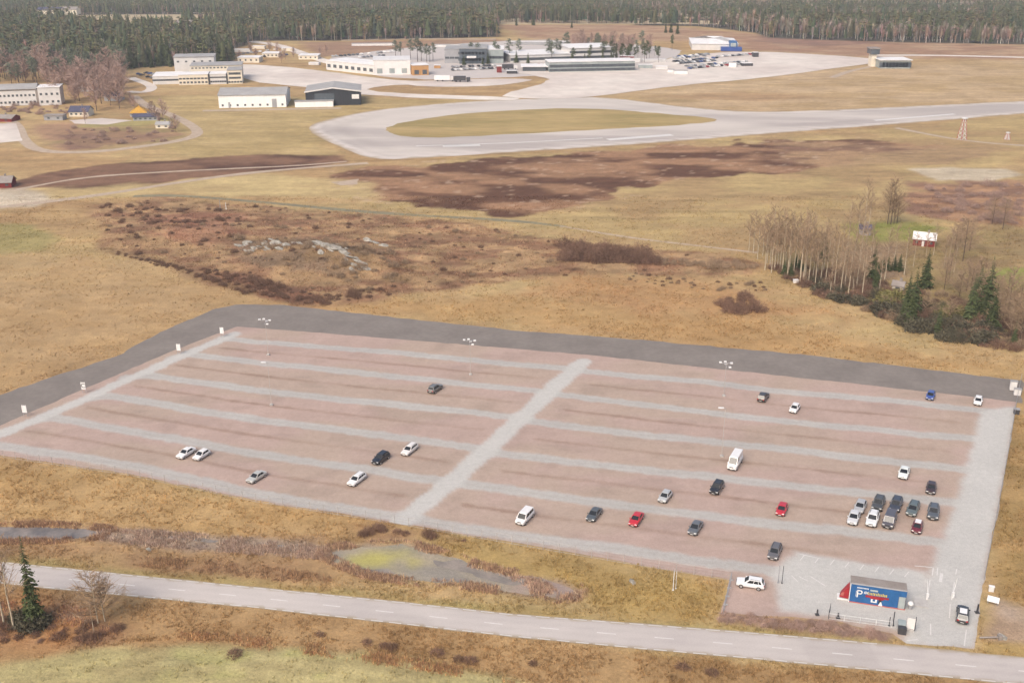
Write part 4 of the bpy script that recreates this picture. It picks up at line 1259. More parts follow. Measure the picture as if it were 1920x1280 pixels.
# ---- dry grass tufts on the meadows near the camera
def tufts():
    rng = np.random.default_rng(8)
    n = 330000
    y = 118 + (430 - 118) * rng.random(n) ** 1.25
    x = (rng.random(n) - .5) * 2 * (.53 * y + 8)
    m = np.ones(n, bool)
    for k in ('strip', 'lot', 'road', 'pond1', 'pond2'):
        m &= sdist(x, y, W[k]) < -.25
    m &= ~((sdist(x, y, W['field']) > 0) & (rng.random(n) < .9))
    for p in ([(1846, 1118), (1900, 1130), (2000, 1160), (2000, 1205), (1840, 1195)], [(1712, 318), (1780, 313), (1880, 316), (1915, 328), (1860, 340), (1760, 338)]):
        m &= sdist(x, y, WP(p)) < 0
    d = fbm(x * .12, y * .12, 3) * .6 + .4 * fbm(x * .5, y * .5, 2)
    m &= rng.random(n) < sst(.34, .66, d) * np.where(sdist(x, y, WP([(-120, 470), (300, 490), (470, 560), (300, 616), (60, 712), (-120, 770)])) > 0, .35, .8)
    x, y = x[m], y[m]
    n = len(x)
    # colour of the ground below, looked up in the ground grid
    nc = 460 + 14
    nr = len(GX) // nc
    rowY = GY.reshape(nr, nc)[:, 0]
    ri = np.clip(np.searchsorted(rowY, y), 0, nr - 1)
    sl = GX.reshape(nr, nc)[ri] / np.maximum(rowY[ri], 92)[:, None] if False else None
    s0 = GX.reshape(nr, nc)[-1] / rowY[-1]
    ci = np.clip(np.searchsorted(s0, x / y), 0, nc - 1)
    gc = GC.reshape(nr, nc, 3)[ri, ci]
    K = 5
    a = rng.random((n, K)) * 6.28
    h = (.16 + .34 * rng.random((n, 1)) ** 1.8) * (.6 + .8 * rng.random((n, K)))
    sp = .12 + .2 * rng.random((n, K))
    bx = x[:, None] + rng.normal(size=(n, K)) * .16
    by = y[:, None] + rng.normal(size=(n, K)) * .16
    z0 = np.repeat(relief(x, y)[:, None], K, 1) - .04
    tx, ty = bx + np.cos(a) * sp, by + np.sin(a) * sp
    wx, wy = -np.sin(a) * .075, np.cos(a) * .075
    V = np.stack([np.stack([bx - wx, by - wy, z0], -1), np.stack([bx + wx, by + wy, z0], -1), np.stack([tx, ty, z0 + h], -1)], 2).reshape(-1, 3)
    F = np.arange(len(V)).reshape(-1, 3)
    br = (.78 + .5 * rng.random((n, 1, 1))) * np.ones((n, K * 3, 1))
    c = np.clip(gc[:, None, :] * br * np.array([1.36, 1.37, 1.40]), 0, .8).reshape(-1, 3)
    o = link("dry_grass", npmesh("dry_grass", V, F, c), M['veg'])
    tag(o, "straw coloured dead grass tufts covering the meadows round the car park", "grass", kind='stuff')
tufts()

def reeds():
    rng = np.random.default_rng(21)
    X_, Y_, C_ = [], [], []
    def band(poly, n, inner, outer, cols):
        w = smooth_poly(WP(poly), 1)
        x0, y0 = w.min(0) - 4; x1, y1 = w.max(0) + 4
        x, y = rng.uniform(x0, x1, n), rng.uniform(y0, y1, n)
        d = sdist(x, y, w)
        m = (d > -outer) & (d < inner) & (rng.random(n) < sst(.42, .72, fbm(x * .2, y * .25, 3)) * .7)
        m &= sdist(x, y, W['road']) < -.6
        m &= sdist(x, y, W['lot']) < -.5
        X_.append(x[m]); Y_.append(y[m])
        C_.append(np.array([alb(c[0], c[1] * 1.02, c[2] * 1.06, 1.3) for c in cols])[rng.integers(len(cols), size=m.sum())])
    band(P_POND1, 30000, .4, 1.4, ((160, 128, 100), (190, 156, 118), (134, 104, 86)))
    band(P_POND2, 42000, .8, 1.6, ((170, 140, 112), (196, 164, 128), (142, 112, 94)))
    band([(190, 996), (480, 1014), (610, 1034), (600, 1044), (420, 1028), (200, 1010)], 24000, 9, 1.2, ((176, 152, 132), (192, 166, 140), (156, 130, 110)))
    band([(960, 1080), (1085, 1104), (1070, 1120), (985, 1112)], 14000, 9, 1, ((184, 154, 130), (200, 170, 140), (150, 122, 104)))
    band([(-40, 1136), (100, 1136), (230, 1172), (180, 1208), (-40, 1225)], 12000, 9, 1, ((170, 132, 104), (150, 112, 92), (190, 150, 104)))
    band([(300, 1188), (480, 1198), (700, 1229), (900, 1261), (1060, 1288), (820, 1256), (640, 1228), (480, 1208)], 22000, 9, .8, ((168, 130, 94), (150, 114, 84), (188, 150, 104)))
    band([(240, 1046), (420, 1058), (620, 1084), (600, 1092), (400, 1070), (230, 1054)], 12000, 9, .8, ((150, 120, 92), (172, 138, 102)))
    band(P_SCRUB, 26000, 99, .5, ((158, 120, 96), (180, 146, 112), (136, 100, 82)))
    x, y, c = np.concatenate(X_), np.concatenate(Y_), np.concatenate(C_)
    n, K = len(x), 5
    a = rng.random((n, K)) * 6.28
    h = (.3 + .45 * rng.random((n, 1))) * (.6 + .7 * rng.random((n, K)))
    bx, by = x[:, None] + rng.normal(size=(n, K)) * .2, y[:, None] + rng.normal(size=(n, K)) * .2
    z0 = np.repeat(relief(x, y)[:, None], K, 1) - .04
    tx, ty = bx + np.cos(a) * .22, by + np.sin(a) * .22
    wx, wy = -np.sin(a) * .06, np.cos(a) * .06
    V = np.stack([np.stack([bx - wx, by - wy, z0], -1), np.stack([bx + wx, by + wy, z0], -1), np.stack([tx, ty, z0 + h], -1)], 2).reshape(-1, 3)
    c = (c[:, None, :] * (.75 + .5 * rng.random((n, 1, 1))) * np.ones((1, K * 3, 1))).reshape(-1, 3)
    o = link("reeds", npmesh("reeds", V, np.arange(len(V)).reshape(-1, 3), np.clip(c, 0, .8)), M['reed'])
    tag(o, "brown reeds and rank weeds along the ditch, the marsh and the road banks", "reeds", kind='stuff')
leafy(M['reed'], .5)
reeds()

# ------------------------------------------------------------------ cars
def car_meshes(kind):
    L, Wd, H, hood, belt, roof0, roof1, cow, tail, clr = {
        #          length width height hood belt  roof front/rear  windscreen foot, rear glass foot, sill
        'hatch': (4.05, 1.74, 1.48, .92, .96, .22, -1.40, 1.02, -1.86, .26),
        'sedan': (4.60, 1.80, 1.45, .90, .95, .25, -1.05, 1.08, -1.72, .24),
        'wagon': (4.70, 1.82, 1.48, .92, .97, .35, -1.90, 1.15, -2.25, .24),
        'suv':   (4.60, 1.88, 1.70, 1.06, 1.10, .28, -1.75, 1.02, -2.16, .34),
        'mpv':   (4.90, 1.92, 1.92, 1.08, 1.12, .95, -2.05, 1.70, -2.36, .30),
        'van':   (5.90, 2.02, 2.55, 1.20, 1.30, 1.45, -2.82, 2.25, -2.90, .34),
    }[kind]
    hl, hw = L / 2, Wd / 2
    def ring(x, zt, w, zb=clr, sh=.07):
        h = w * hw
        pts = [(h * .86, zb), (h * .985, zb + .16), (h, zb + (zt - zb) * .55), (h * .97, zt - sh), (h * .86, zt), (0, zt + .03)]
        return [(x, y, z) for y, z in pts] + [(x, -y, z) for y, z in pts[-2::-1]]
    boot = belt if kind != 'sedan' else belt - .02
    b = MB()
    b.loft([ring(hl, clr + .36, .70, clr + .1), ring(hl - .06, hood - .22, .84), ring(hl - .3, hood - .09, .95), ring(cow, hood, 1), ring(roof0, belt, 1),
            ring(-.4, belt, 1.01), ring(tail + .3, boot, 1), ring(-hl + .18, boot - .03, .94), ring(-hl + .03, boot - .2, .86), ring(-hl, clr + .36, .76, clr + .1)])
    # greenhouse: painted roof and pillars
    tw = hw * (.76 if kind not in ('van', 'mpv') else .86)
    bw = hw * .93
    fz = hood + .01 if kind != 'van' else hood + .02
    A = [(cow, bw * .96, fz), (tail, bw * .94, boot), (roof1, tw * .95, H - .05), (roof0, tw * .96, H - .04)]
    rng_ = []
    for x, w, z in ((cow, bw * .96, fz), (tail, bw * .94, boot)): rng_.append((x, w, z))
    g = MB()
    roofc = (roof0 + roof1) / 2
    pts = [(cow, -bw * .96, fz - .04), (cow, bw * .96, fz - .04), (tail, bw * .94, boot - .04), (tail, -bw * .94, boot - .04),
           (roof0, -tw * .96, H - .05), (roof0, tw * .96, H - .05), (roof1, tw * .95, H - .06), (roof1, -tw * .95, H - .06),
           (roof0 - .15, -tw * .72, H), (roof0 - .15, tw * .72, H), (roof1 + .12, tw * .72, H - .01), (roof1 + .12, -tw * .72, H - .01)]
    g.add(pts, [(0, 1, 5, 4), (1, 2, 6, 5), (2, 3, 7, 6), (3, 0, 4, 7), (4, 5, 9, 8), (5, 6, 10, 9), (6, 7, 11, 10), (7, 4, 8, 11), (8, 9, 10, 11)])
    b.v, b.f = b.v, b.f
    base = len(b.v); b.v += g.v; b.f += [tuple(i + base for i in f) for f in g.f]
    # mirrors in body colour, dark wheel arches come as wheels
    for sgn in (-1, 1): b.box(cow - .32, cow - .16, sgn * (hw + .02) - .09, sgn * (hw + .02) + .09, belt - .02, belt + .14)
    out = {'body': b.mesh("body", smooth=False)}
    def quad(p, q, r, s, a0, a1, b0, b1, off=.012):
        """a pane inset into the face p q r s (bottom-left, bottom-right, top-right, top-left)"""
        p, q, r, s = map(Vector, (p, q, r, s))
        f = lambda u, v: (p * (1 - u) + q * u) * (1 - v) + (s * (1 - u) + r * u) * v
        n = (q - p).cross(s - p).normalized() * off
        return [f(a0, b0) + n, f(a1, b0) + n, f(a1, b1) + n, f(a0, b1) + n]
    P = pts
    def pane(name, *args, cuts=None):
        m = MB()
        for c in (cuts or [(.06, .94)]):
            m.add(quad(*args[:4], c[0], c[1], *args[4:]), [(0, 1, 2, 3)])
        out[name] = m.mesh(name.split('.')[0])
    pane('windscreen', P[0], P[1], P[5], P[4], .10, .95)
    if kind == 'van':
        pane('side_window', P[1], P[2], P[6], P[5], .42, .90, cuts=[(.06, .24)])
        pane('side_window.r', P[3], P[0], P[4], P[7], .42, .90, cuts=[(.76, .94)])
        pane('rear_window', P[2], P[3], P[7], P[6], .45, .85, cuts=[(.1, .47), (.53, .9)])
    else:
        pane('side_window', P[1], P[2], P[6], P[5], .12, .90, cuts=[(.11, .44), (.47, .72), (.75, .9)] if kind in ('wagon', 'suv', 'mpv') else [(.11, .48), (.51, .86)])
        pane('side_window.r', P[3], P[0], P[4], P[7], .12, .90, cuts=[(.1, .25), (.28, .53), (.56, .89)] if kind in ('wagon', 'suv', 'mpv') else [(.14, .49), (.52, .89)])
        pane('rear_window', P[2], P[3], P[7], P[6], .14, .90)
    R = .31 if kind in ('hatch', 'sedan', 'wagon') else .36
    for i, (x, sy) in enumerate(((hl * .62, 1), (hl * .62, -1), (-hl * .60, 1), (-hl * .60, -1))):
        w, r_ = MB(), MB()
        y = sy * (hw - .08)
        w.tube((x, y - .11, R), (x, y + .11, R), R, n=14)
        r_.tube((x, y + sy * .10, R), (x, y + sy * .135, R), R * .64, n=10)
        out['wheel.%d' % i] = w.mesh("wheel")
        out['rim.%d' % i] = r_.mesh("rim")
    for i, sy in enumerate((1, -1)):
        m = MB(); m.box(hl - .22, hl - .045, sy * hw * .70 - .19, sy * hw * .70 + .19, hood - .33, hood - .17)
        out['headlight.%d' % i] = m.mesh("headlight", .02)
        m = MB(); m.box(-hl + .005, -hl + .13, sy * hw * .70 - .16, sy * hw * .70 + .16, boot - .36, boot - .14)
        out['taillight.%d' % i] = m.mesh("taillight", .02)
    m = MB(); m.box(hl - .12, hl + .035, -hw * .72, hw * .72, clr + .03, clr + .24); m.box(hl - .1, hl - .005, -hw * .40, hw * .40, hood - .36, hood - .2)
    out['front_bumper'] = m.mesh("front_bumper")
    m = MB(); m.box(-hl - .03, -hl + .12, -hw * .74, hw * .74, clr + .03, clr + .26)
    out['rear_bumper'] = m.mesh("rear_bumper")
    m = MB(); m.box(hl + .036, hl + .046, -.26, .26, clr + .12, clr + .23); m.box(-hl - .042, -hl - .031, -.26, .26, clr + .16, clr + .27)
    out['number_plate'] = m.mesh("number_plate")
    if kind in ('wagon', 'suv'):
        m = MB()
        for sy in (1, -1): m.tube((roof0 - .25, sy * tw * .82, H + .04), (roof1 + .25, sy * tw * .82, H + .03), .028)
        out['roof_rail'] = m.mesh("roof_rail")
    return out
CAR = {k: car_meshes(k) for k in ('hatch', 'sedan', 'wagon', 'suv', 'mpv', 'van')}
PARTM = dict(windscreen='glass', side_window='glass', rear_window='glass', wheel='tyre', rim='rim', headlight='lamp', taillight='tail', front_bumper='trim', rear_bumper='trim', number_plate='paint', roof_rail='trim')
PAINTS = {}
def paint(c):
    if c not in PAINTS:
        PAINTS[c] = surf("car_paint", alb(*c, .8), None, .7, .28, .5, .06, metal=.0 if min(c) > 195 or max(c) - min(c) > 60 else .2, coat=.7, coords='obj')
    return PAINTS[c]
def car(kind, px, py, c, d, label, roofc=None, group="cars parked on the gravel", jit=0.0, s=1.0):
    g = G(px, py, .65)
    if isinstance(d, tuple): v = (G(*d) - G(px, py)).normalized()
    else: v = V1 * d
    rz = math.atan2(v.y, v.x) + jit
    r = empty("parked_car" if kind != 'van' else "parked_van", (g.x, g.y, .035), rz, label, "van" if kind == 'van' else "car", group)
    r.scale = (s, s, s)
    made = {}
    for nm, me in CAR[kind].items():
        b = nm.split('.')[0]
        m = paint(c) if b == 'body' else M[PARTM[b]]
        if not me.materials: me.materials.append(m)
        o = bpy.data.objects.new(b, me)
        COL.objects.link(o)
        o.parent = r
        o.material_slots[0].link = 'OBJECT'
        o.material_slots[0].material = m
        made[nm] = o
    for i in range(4): made['rim.%d' % i].parent = made['wheel.%d' % i]
    if roofc:
        L, Wd, H = {'hatch': (4.05, 1.74, 1.48), 'suv': (4.6, 1.88, 1.7), 'sedan': (4.6, 1.8, 1.45)}.get(kind, (4.6, 1.85, 1.6))
        m = MB()
        m.box(-1.35, .1, -Wd * .30, Wd * .30, H - .03, H + .025)
        m.build("roof_panel", paint(roofc), r, .015)
    return r
WH, SI, GY_, DG, BK = (236, 233, 230), (186, 186, 186), (128, 128, 130), (74, 76, 80), (40, 41, 46)
for a in [
    ('suv', 816, 728, (118, 116, 112), -1, "grey suv parked alone in the far left block below the second lane"),
    ('sedan', 349, 848, WH, 1, "left of the two white cars parked side by side in the left block"),
    ('hatch', 378, 852, WH, 1, "right of the two white cars parked side by side in the left block"),
    ('sedan', 481, 893, (200, 198, 190), 1, "pale silver saloon parked alone near the lower edge of the left block"),
    ('wagon', 669, 898, WH, 1, "white estate car nearest the camera in the left block"),
    ('suv', 714, 859, BK, 1, "black suv between the two white estates of the left block"),
    ('wagon', 768, 842, (232, 226, 220), 1, "white estate nearest the central drive in the left block"),
    ('suv', 1431, 744, (70, 62, 56), -1, "dark brown suv with a bright roof in the top row right of the drive"),
    ('hatch', 1490, 765, WH, 1, "small white hatchback beside the dark brown suv in the top rows"),
    ('hatch', 1745, 741, (62, 84, 150), 1, "small blue car against the dark gravel strip"),
    ('hatch', 1834, 751, WH, 1, "white hatchback in the far right corner by the gravel strip"),
    ('van', 1378, 867, WH, 1, "large white panel van parked alone in the right block"),
    ('sedan', 1695, 885, (226, 230, 226), 1, "white saloon above the crowded cluster of cars"),
    ('hatch', 1746, 914, (70, 52, 50), 1, "dark brown hatchback with a pale roof right of the white saloon"),
    ('hatch', 1247, 930, (196, 196, 194), 1, "small silver hatchback in the middle of the right block"),
    ('suv', 1344, 914, (46, 44, 46), 1, "black suv with a bright roof below the white panel van"),
    ('hatch', 1466, 954, (190, 40, 52), 1, "bright red hatchback at the middle right of the car park"),
    ('mpv', 984, 969, WH, 1, "white minibus nearest the central drive in the bottom row"),
    ('sedan', 1114, 963, (92, 96, 98), 1, "dark grey saloon between the white minibus and the red saloon"),
    ('sedan', 1193, 972, (198, 40, 48), 1, "red saloon in the bottom row with its nose to the camera"),
    ('sedan', 1304, 988, (110, 112, 114), 1, "grey saloon right of the red saloon in the bottom row"),
    ('wagon', 1453, 1033, (112, 108, 108), 1, "grey estate parked at the left corner of the kiosk yard"),
    ('suv', 1407, 1093, (236, 236, 236), (1330, 1082), "white suv parked broadside on the pink gravel by the corner fence"),
    ('hatch', 1613, 949, SI, 1, "silver hatchback at the left end of the back row of the cluster"),
    ('suv', 1647, 944, (84, 84, 82), 1, "dark grey suv second from left in the back row of the cluster"),
    ('suv', 1680, 946, (70, 72, 80), 1, "charcoal suv third from left in the back row of the cluster"),
    ('wagon', 1712, 953, (104, 114, 112), 1, "grey-green estate fourth from left in the back row of the cluster"),
    ('suv', 1750, 960, (96, 100, 104), 1, "slate grey suv at the right end of the cluster"),
    ('sedan', 1601, 969, (206, 206, 206), 1, "silver saloon at the left end of the front row of the cluster"),
    ('suv', 1636, 973, (228, 228, 226), 1, "white suv in the front row of the cluster"),
    ('mpv', 1668, 975, (96, 92, 96), 1, "dark people carrier with a pale ribbed roof in the front row of the cluster"),
]:
    car(*a, jit=RNG.normal() * .03, s=1.07 if 'cluster' in a[5] else 1.02)
car('hatch', 1720, 987, (110, 34, 42), 1, "dark red hatchback with a white roof at the front of the cluster", roofc=(236, 234, 232))
r = car('suv', 1805, 1151, (60, 60, 62), (1808, 1090), "dark car with a white roof driving in past the kiosk", roofc=(240, 238, 236), group="cars on the drive")

# ------------------------------------------------------------------ buildings
def frame(fl, fr, bl=None, depth=None):
    """local frame of a building: origin, yaw, front length, depth"""
    A, B = G(*fl), G(*fr)
    u = B - A
    L = u.length
    if bl is not None:
        v = G(*bl) - A
        depth = abs(u.normalized().cross(v).z)
    return A, math.atan2(u.y, u.x), L, depth

def wing(root, x0, x1, y0, y1, h, wm, rm, roof='flat', z0=0.0, ov=.25, rise=None, wins=(), winm='window', parapet=0):
    """one wing under a building's Empty: wall, roof, windows (rows z, count, width, height, face)"""
    w = MB()
    yc = (y0 + y1) / 2
    rise = rise if rise is not None else (y1 - y0) * .12
    if roof == 'gable_x':      # ridge along the front
        w.add([(x0, y0, z0 - .3), (x1, y0, z0 - .3), (x1, y1, z0 - .3), (x0, y1, z0 - .3), (x0, y0, h), (x1, y0, h), (x1, y1, h), (x0, y1, h), (x0, yc, h + rise), (x1, yc, h + rise)],
              [(0, 1, 5, 4), (2, 3, 7, 6), (1, 2, 6, 9, 5), (3, 0, 4, 8, 7)])
        r = MB()
        t = .18
        for a, b_ in ((y0 - ov, yc), (y1 + ov, yc)):
            za = h - rise * ov / max(.1, (yc - y0)) + .02
            r.add([(x0 - ov, a, za), (x1 + ov, a, za), (x1 + ov, b_, h + rise + .02), (x0 - ov, b_, h + rise + .02),
                   (x0 - ov, a, za + t), (x1 + ov, a, za + t), (x1 + ov, b_, h + rise + t), (x0 - ov, b_, h + rise + t)],
                  [(0, 3, 2, 1), (4, 5, 6, 7), (0, 1, 5, 4), (1, 2, 6, 5), (3, 0, 4, 7)])
    elif roof == 'gable_y':    # gable to the front
        xc = (x0 + x1) / 2
        w.add([(x0, y0, z0 - .3), (x1, y0, z0 - .3), (x1, y1, z0 - .3), (x0, y1, z0 - .3), (x0, y0, h), (x1, y0, h), (x1, y1, h), (x0, y1, h), (xc, y0, h + rise), (xc, y1, h + rise)],
              [(0, 1, 5, 8, 4), (2, 3, 7, 9, 6), (1, 2, 6, 5), (3, 0, 4, 7)])
        r = MB()
        t = .25
        for a in (x0 - ov, x1 + ov):
            za = h - rise * ov / max(.1, abs(xc - x0)) + .02
            r.add([(a, y0 - ov, za), (xc, y0 - ov, h + rise + .02), (xc, y1 + ov, h + rise + .02), (a, y1 + ov, za),
                   (a, y0 - ov, za + t), (xc, y0 - ov, h + rise + t), (xc, y1 + ov, h + rise + t), (a, y1 + ov, za + t)],
                  [(0, 1, 2, 3), (7, 6, 5, 4), (0, 4, 5, 1), (2, 6, 7, 3), (3, 7, 4, 0)])
    elif roof == 'hip':
        w.box(x0, x1, y0, y1, z0 - .3, h)
        r = MB()
        rr = (y1 - y0) * .5
        r.add([(x0 - ov, y0 - ov, h + .02), (x1 + ov, y0 - ov, h + .02), (x1 + ov, y1 + ov, h + .02), (x0 - ov, y1 + ov, h + .02), (x0 + rr, yc, h + rise), (x1 - rr, yc, h + rise)],
              [(0, 1, 5, 4), (1, 2, 5), (2, 3, 4, 5), (3, 0, 4), (0, 3, 2, 1)])
    else:
        w.box(x0, x1, y0, y1, z0 - .3, h)
        r = MB()
        r.box(x0 - ov, x1 + ov, y0 - ov, y1 + ov, h + .01, h + .35)
    wo = w.build("wall", M[wm], root)
    ro = r.build("roof", M[rm], root)
    for z, n, ww, wh, face in wins:
        for k in range(n):
            m = MB()
            if face == 'f':
                cx = x0 + (x1 - x0) * (k + .5) / n
                m.box(cx - ww / 2, cx + ww / 2, y0 - .06, y0 + .1, z, z + wh)
            elif face == 'l':
                cy = y0 + (y1 - y0) * (k + .5) / n
                m.box(x0 - .06, x0 + .1, cy - ww / 2, cy + ww / 2, z, z + wh)
            else:
                cy = y0 + (y1 - y0) * (k + .5) / n
                m.box(x1 - .1, x1 + .06, cy - ww / 2, cy + ww / 2, z, z + wh)
            m.build("window", M[winm], root)
    return wo, ro

def building(name, label, cat, fl, fr, bl=None, depth=None):
    A, yaw, L, D = frame(fl, fr, bl, depth)
    return empty(name, A, yaw, label, cat), L, D

def bar(root, name, mat, *b, bevel=0):
    m = MB(); m.box(*b)
    return m.build(name, M[mat] if isinstance(mat, str) else mat, root, bevel)

# white hangar and black hangar
r, L, D = building("hangar", "long white hangar with a grey roof left of the black hangar", "hangar", (411, 203), (537, 201), bl=(393, 190))
h = HM(203, 25)
wing(r, 0, L, 0, D, h * .92, 'bright_wall', 'roof_grey', 'gable_x', rise=D * .09, ov=.5, wins=[(1, 9, 1.2, 1.2, 'f')])
bar(r, "door", 'wallgrey', L * .14, L * .17, -.1, .1, 0, h * .42)
bar(r, "door", 'wallgrey', L * .79, L * .86, -.12, .1, 0, h * .62)
r, L, D = building("hangar", "black hangar with a white edged gable roof and a white lean-to", "hangar", (574, 199), (677, 197), bl=(551, 185))
h = HM(198, 24)
wing(r, 0, L, 0, D, h, 'black_wall', 'roof_grey', 'gable_y', rise=HM(198, 7), ov=.5)
m = MB()
for x0, x1, z0, z1 in ((-.6, L / 2, h, h + HM(198, 7)), (L / 2, L + .6, h + HM(198, 7), h)):
    m.add([(x0, -.7, z0), (x1, -.7, z1), (x1, -.7, z1 + .8), (x0, -.7, z0 + .8), (x0, -.52, z0), (x1, -.52, z1), (x1, -.52, z1 + .8), (x0, -.52, z0 + .8)],
          [(0, 1, 2, 3), (4, 7, 6, 5), (0, 4, 5, 1), (2, 6, 7, 3), (0, 3, 7, 4), (1, 5, 6, 2)])
m.build("gable_trim", M['white'], r)
bar(r, "sign_board", 'roof_white', L * .84, L * .97, -.25, -.02, h * .48, h * .82)
bar(r, "lean_to", 'bright_wall', -L * .19, L * .50, -5, -.1, 0, h * .42, bevel=.05)
bar(r, "lean_to_roof", 'roof_grey', -L * .2, L * .51, -5.2, -.05, h * .42 + .02, h * .42 + .3)
bar(r, "hangar_door", 'darkglass', L * .16, L * .52, -.12, .1, h * .45, h * .92)
# school of white and cream wings
r, L, D = building("school", "white and cream school with stepped wings before the dark spruces", "school", (336, 160), (455, 157), depth=34)
h = HM(160, 18)
wing(r, 0, L * .46, 0, 16, h, 'cream', 'roof_white', wins=[(h * .55, 8, 2.0, 1.1, 'f'), (h * .15, 8, 1.6, 1.3, 'f')])
bar(r, "stair_slot", 'darkpost', L * .46 + .05, L * .49, -.3, 15, -.2, h + .2)
wing(r, L * .49 + .05, L * .745, 0, 16, h, 'white', 'roof_white', wins=[(h * .62, 7, 1.6, 1.0, 'f'), (h * .18, 7, 1.4, 1.2, 'f')])
bar(r, "stair_slot", 'darkpost', L * .745 + .05, L * .77, -.3, 15, -.2, h + .2)
wing(r, L * .77 + .05, L, 0, 20, h * 1.35, 'cream', 'roof_grey', wins=[(h * .92, 1, L * .19, 1.6, 'f'), (h * .5, 1, L * .19, 1.4, 'f'), (h * .1, 5, 1.6, 1.2, 'f')])
wing(r, L * .16, L * .98, 20.1, 40, h * 1.55, 'cream', 'roof_grey', ov=.6, wins=[(h * 1.25, 14, 1.5, .9, 'f')])
wing(r, -L * .16, L * .5, 46, 66, h * 2.05, 'white', 'roof_grey', ov=.5, wins=[(h * 1.5, 5, 1.6, 1.2, 'f')])
wing(r, -L * .42, -.2, 6, 30, h * .8, 'white', 'roof_white', wins=[(h * .35, 10, 2.2, 1.2, 'f')])
# white block at the upper left edge
r, L, D = building("apartment_block", "white two storey block with a brown roof edge at the upper left", "building", (-40, 201), (76, 197), depth=16)
h = HM(200, 30)
wing(r, 0, L * .95, 0, D, h, 'white', 'roof_grey', 'gable_x', rise=2.2, ov=.6, wins=[(h * .55, 14, 1.3, 1.3, 'f'), (h * .14, 14, 1.3, 1.3, 'f')])
bar(r, "eaves_band", 'roof_brown', 0, L * .95, -.25, -.02, h - .8, h - .05)
bar(r, "stair_tower", 'roof_brown', L * .95 + .05, L * 1.0, -.6, 8, -.2, h * .95)
wing(r, L * 1.0 + .1, L * 1.36, -3, 11, h * 1.08, 'white', 'roof_white', ov=.4, wins=[(h * .62, 4, 1.4, 1.4, 'f'), (h * .16, 4, 1.4, 1.4, 'f')])
# gardens and small houses by the gravel track
def cottage(label, fl, fr, depth, hp, wm, rm, roof='gable_x', rise=1.6, wins=3, name="house", cat="house", z0=0):
    r, L, D = building(name, label, cat, fl, fr, depth=depth)
    h = HM(fl[1], hp)
    wing(r, 0, L, 0, D, h, wm, rm, roof, rise=rise, ov=.4, wins=[(h * .35, wins, min(1.3, L / wins * .5), h * .38, 'f')])
    ch = MB(); ch.box(L * .55, L * .55 + .7, D * .5 - .35, D * .5 + .35, h, h + rise + 1.0)
    if roof != 'flat': ch.build("chimney", M['roof_brown'], r)
    return r
cottage("cream bungalow with a slate blue roof above the bend of the track", (130, 219), (166, 219), 9, 9, 'cream', 'navy', wins=4, rise=2.6)
cottage("small low olive shed left of the cream bungalow", (83, 226), (118, 226), 6, 8, 'wallgrey', 'roof_brown', 'flat', wins=2, name="shed", cat="shed")
cottage("house with a bright yellow hipped roof and blue-grey walls", (244, 219), (276, 218), 10, 6, 'wallgrey', 'yellow', 'hip', rise=3.6)
cottage("long slate grey shed below the yellow roofed house", (250, 227), (296, 226), 7, 7, 'wallgrey', 'navy', wins=5, rise=1.4, name="shed", cat="shed")
cottage("low cream cabin with posts right of the slate grey shed", (292, 241), (318, 241), 6, 7, 'cream', 'roof_grey', wins=2, rise=1.2, name="cabin", cat="cabin")
cottage("dark grey cottage hidden in the trees above the yellow roof", (196, 190), (226, 190), 8, 10, 'wallgrey', 'navy', wins=2, rise=2)
cottage("small pale pink house half hidden by the rusty trees", (146, 172), (180, 172), 8, 14, 'white', 'roof_brown', wins=3, rise=2)
cottage("brown roofed garage beside the left gravel court", (-20, 228), (22, 229), 9, 6, 'redwood', 'roof_brown', wins=2, rise=1.5, name="garage", cat="garage")
r = cottage("red shed with white edged gables at the left edge of the picture", (-12, 353), (22, 352), 7, 10, 'redwood', 'roof_brown', 'gable_x', rise=2.0, wins=2, name="shed", cat="shed")
# red cabin of the copse and its outbuildings
r, L, D = building("cabin", "falu red cabin with a pale sheet roof in the copse", "cabin", (1711, 460), (1752, 464), depth=6)
h = 2.5
wing(r, 0, L, 0, D, h, 'redwood', 'roof_white', 'gable_x', rise=1.7, ov=.35, wins=[(.9, 3, .8, .9, 'f')])
bar(r, "door", 'white', L * .4, L * .4 + .8, -.08, .05, 0, 1.9)
ch = MB(); ch.box(L * .62, L * .62 + .6, D * .45, D * .45 + .6, h + .8, h + 2.6); ch.build("chimney", M['roof_brown'], r)
cottage("tiny white garden shed at the foot of the birches in the copse", (1672, 545), (1692, 548), 3, 11, 'cream', 'roof_brown', 'gable_x', rise=1, wins=1, name="shed", cat="shed")
cottage("grey garden shed behind the birches of the copse", (1612, 441), (1632, 442), 3.5, 12, 'wallgrey', 'navy', 'gable_x', rise=1.2, wins=1, name="shed", cat="shed")
# airport
r, L, D = building("warehouse", "long pale shed with a bright right end left of the orange block", "warehouse", (612, 131), (702, 141), depth=22)
h = HM(136, 17)
wing(r, 0, L, 0, D, h, 'white', 'roof_white', ov=.4, wins=[(h * .3, 8, 3.5, 2.4, 'f')])
r, L, D = building("warehouse", "pale green-white box shed next to the orange block", "warehouse", (700, 141), (770, 140), depth=26)
h = HM(140, 26)
wing(r, .3, L, 0, D, h, 'roof_white', 'white', ov=.3, wins=[(h * .1, 3, 4, 3.6, 'f')], winm='glasswall')
r, L, D = building("workshop", "small orange block right of the pale box shed", "workshop", (774, 142), (804, 141), depth=14)
h = HM(142, 18)
wing(r, 0, L, 0, D, h, 'orange', 'roof_white', ov=.3, wins=[(h * .1, 2, 3.4, 3.2, 'f')])
r, L, D = building("terminal", "dark glass terminal among the pines", "terminal", (834, 119), (944, 119), depth=30)
h = HM(119, 27)
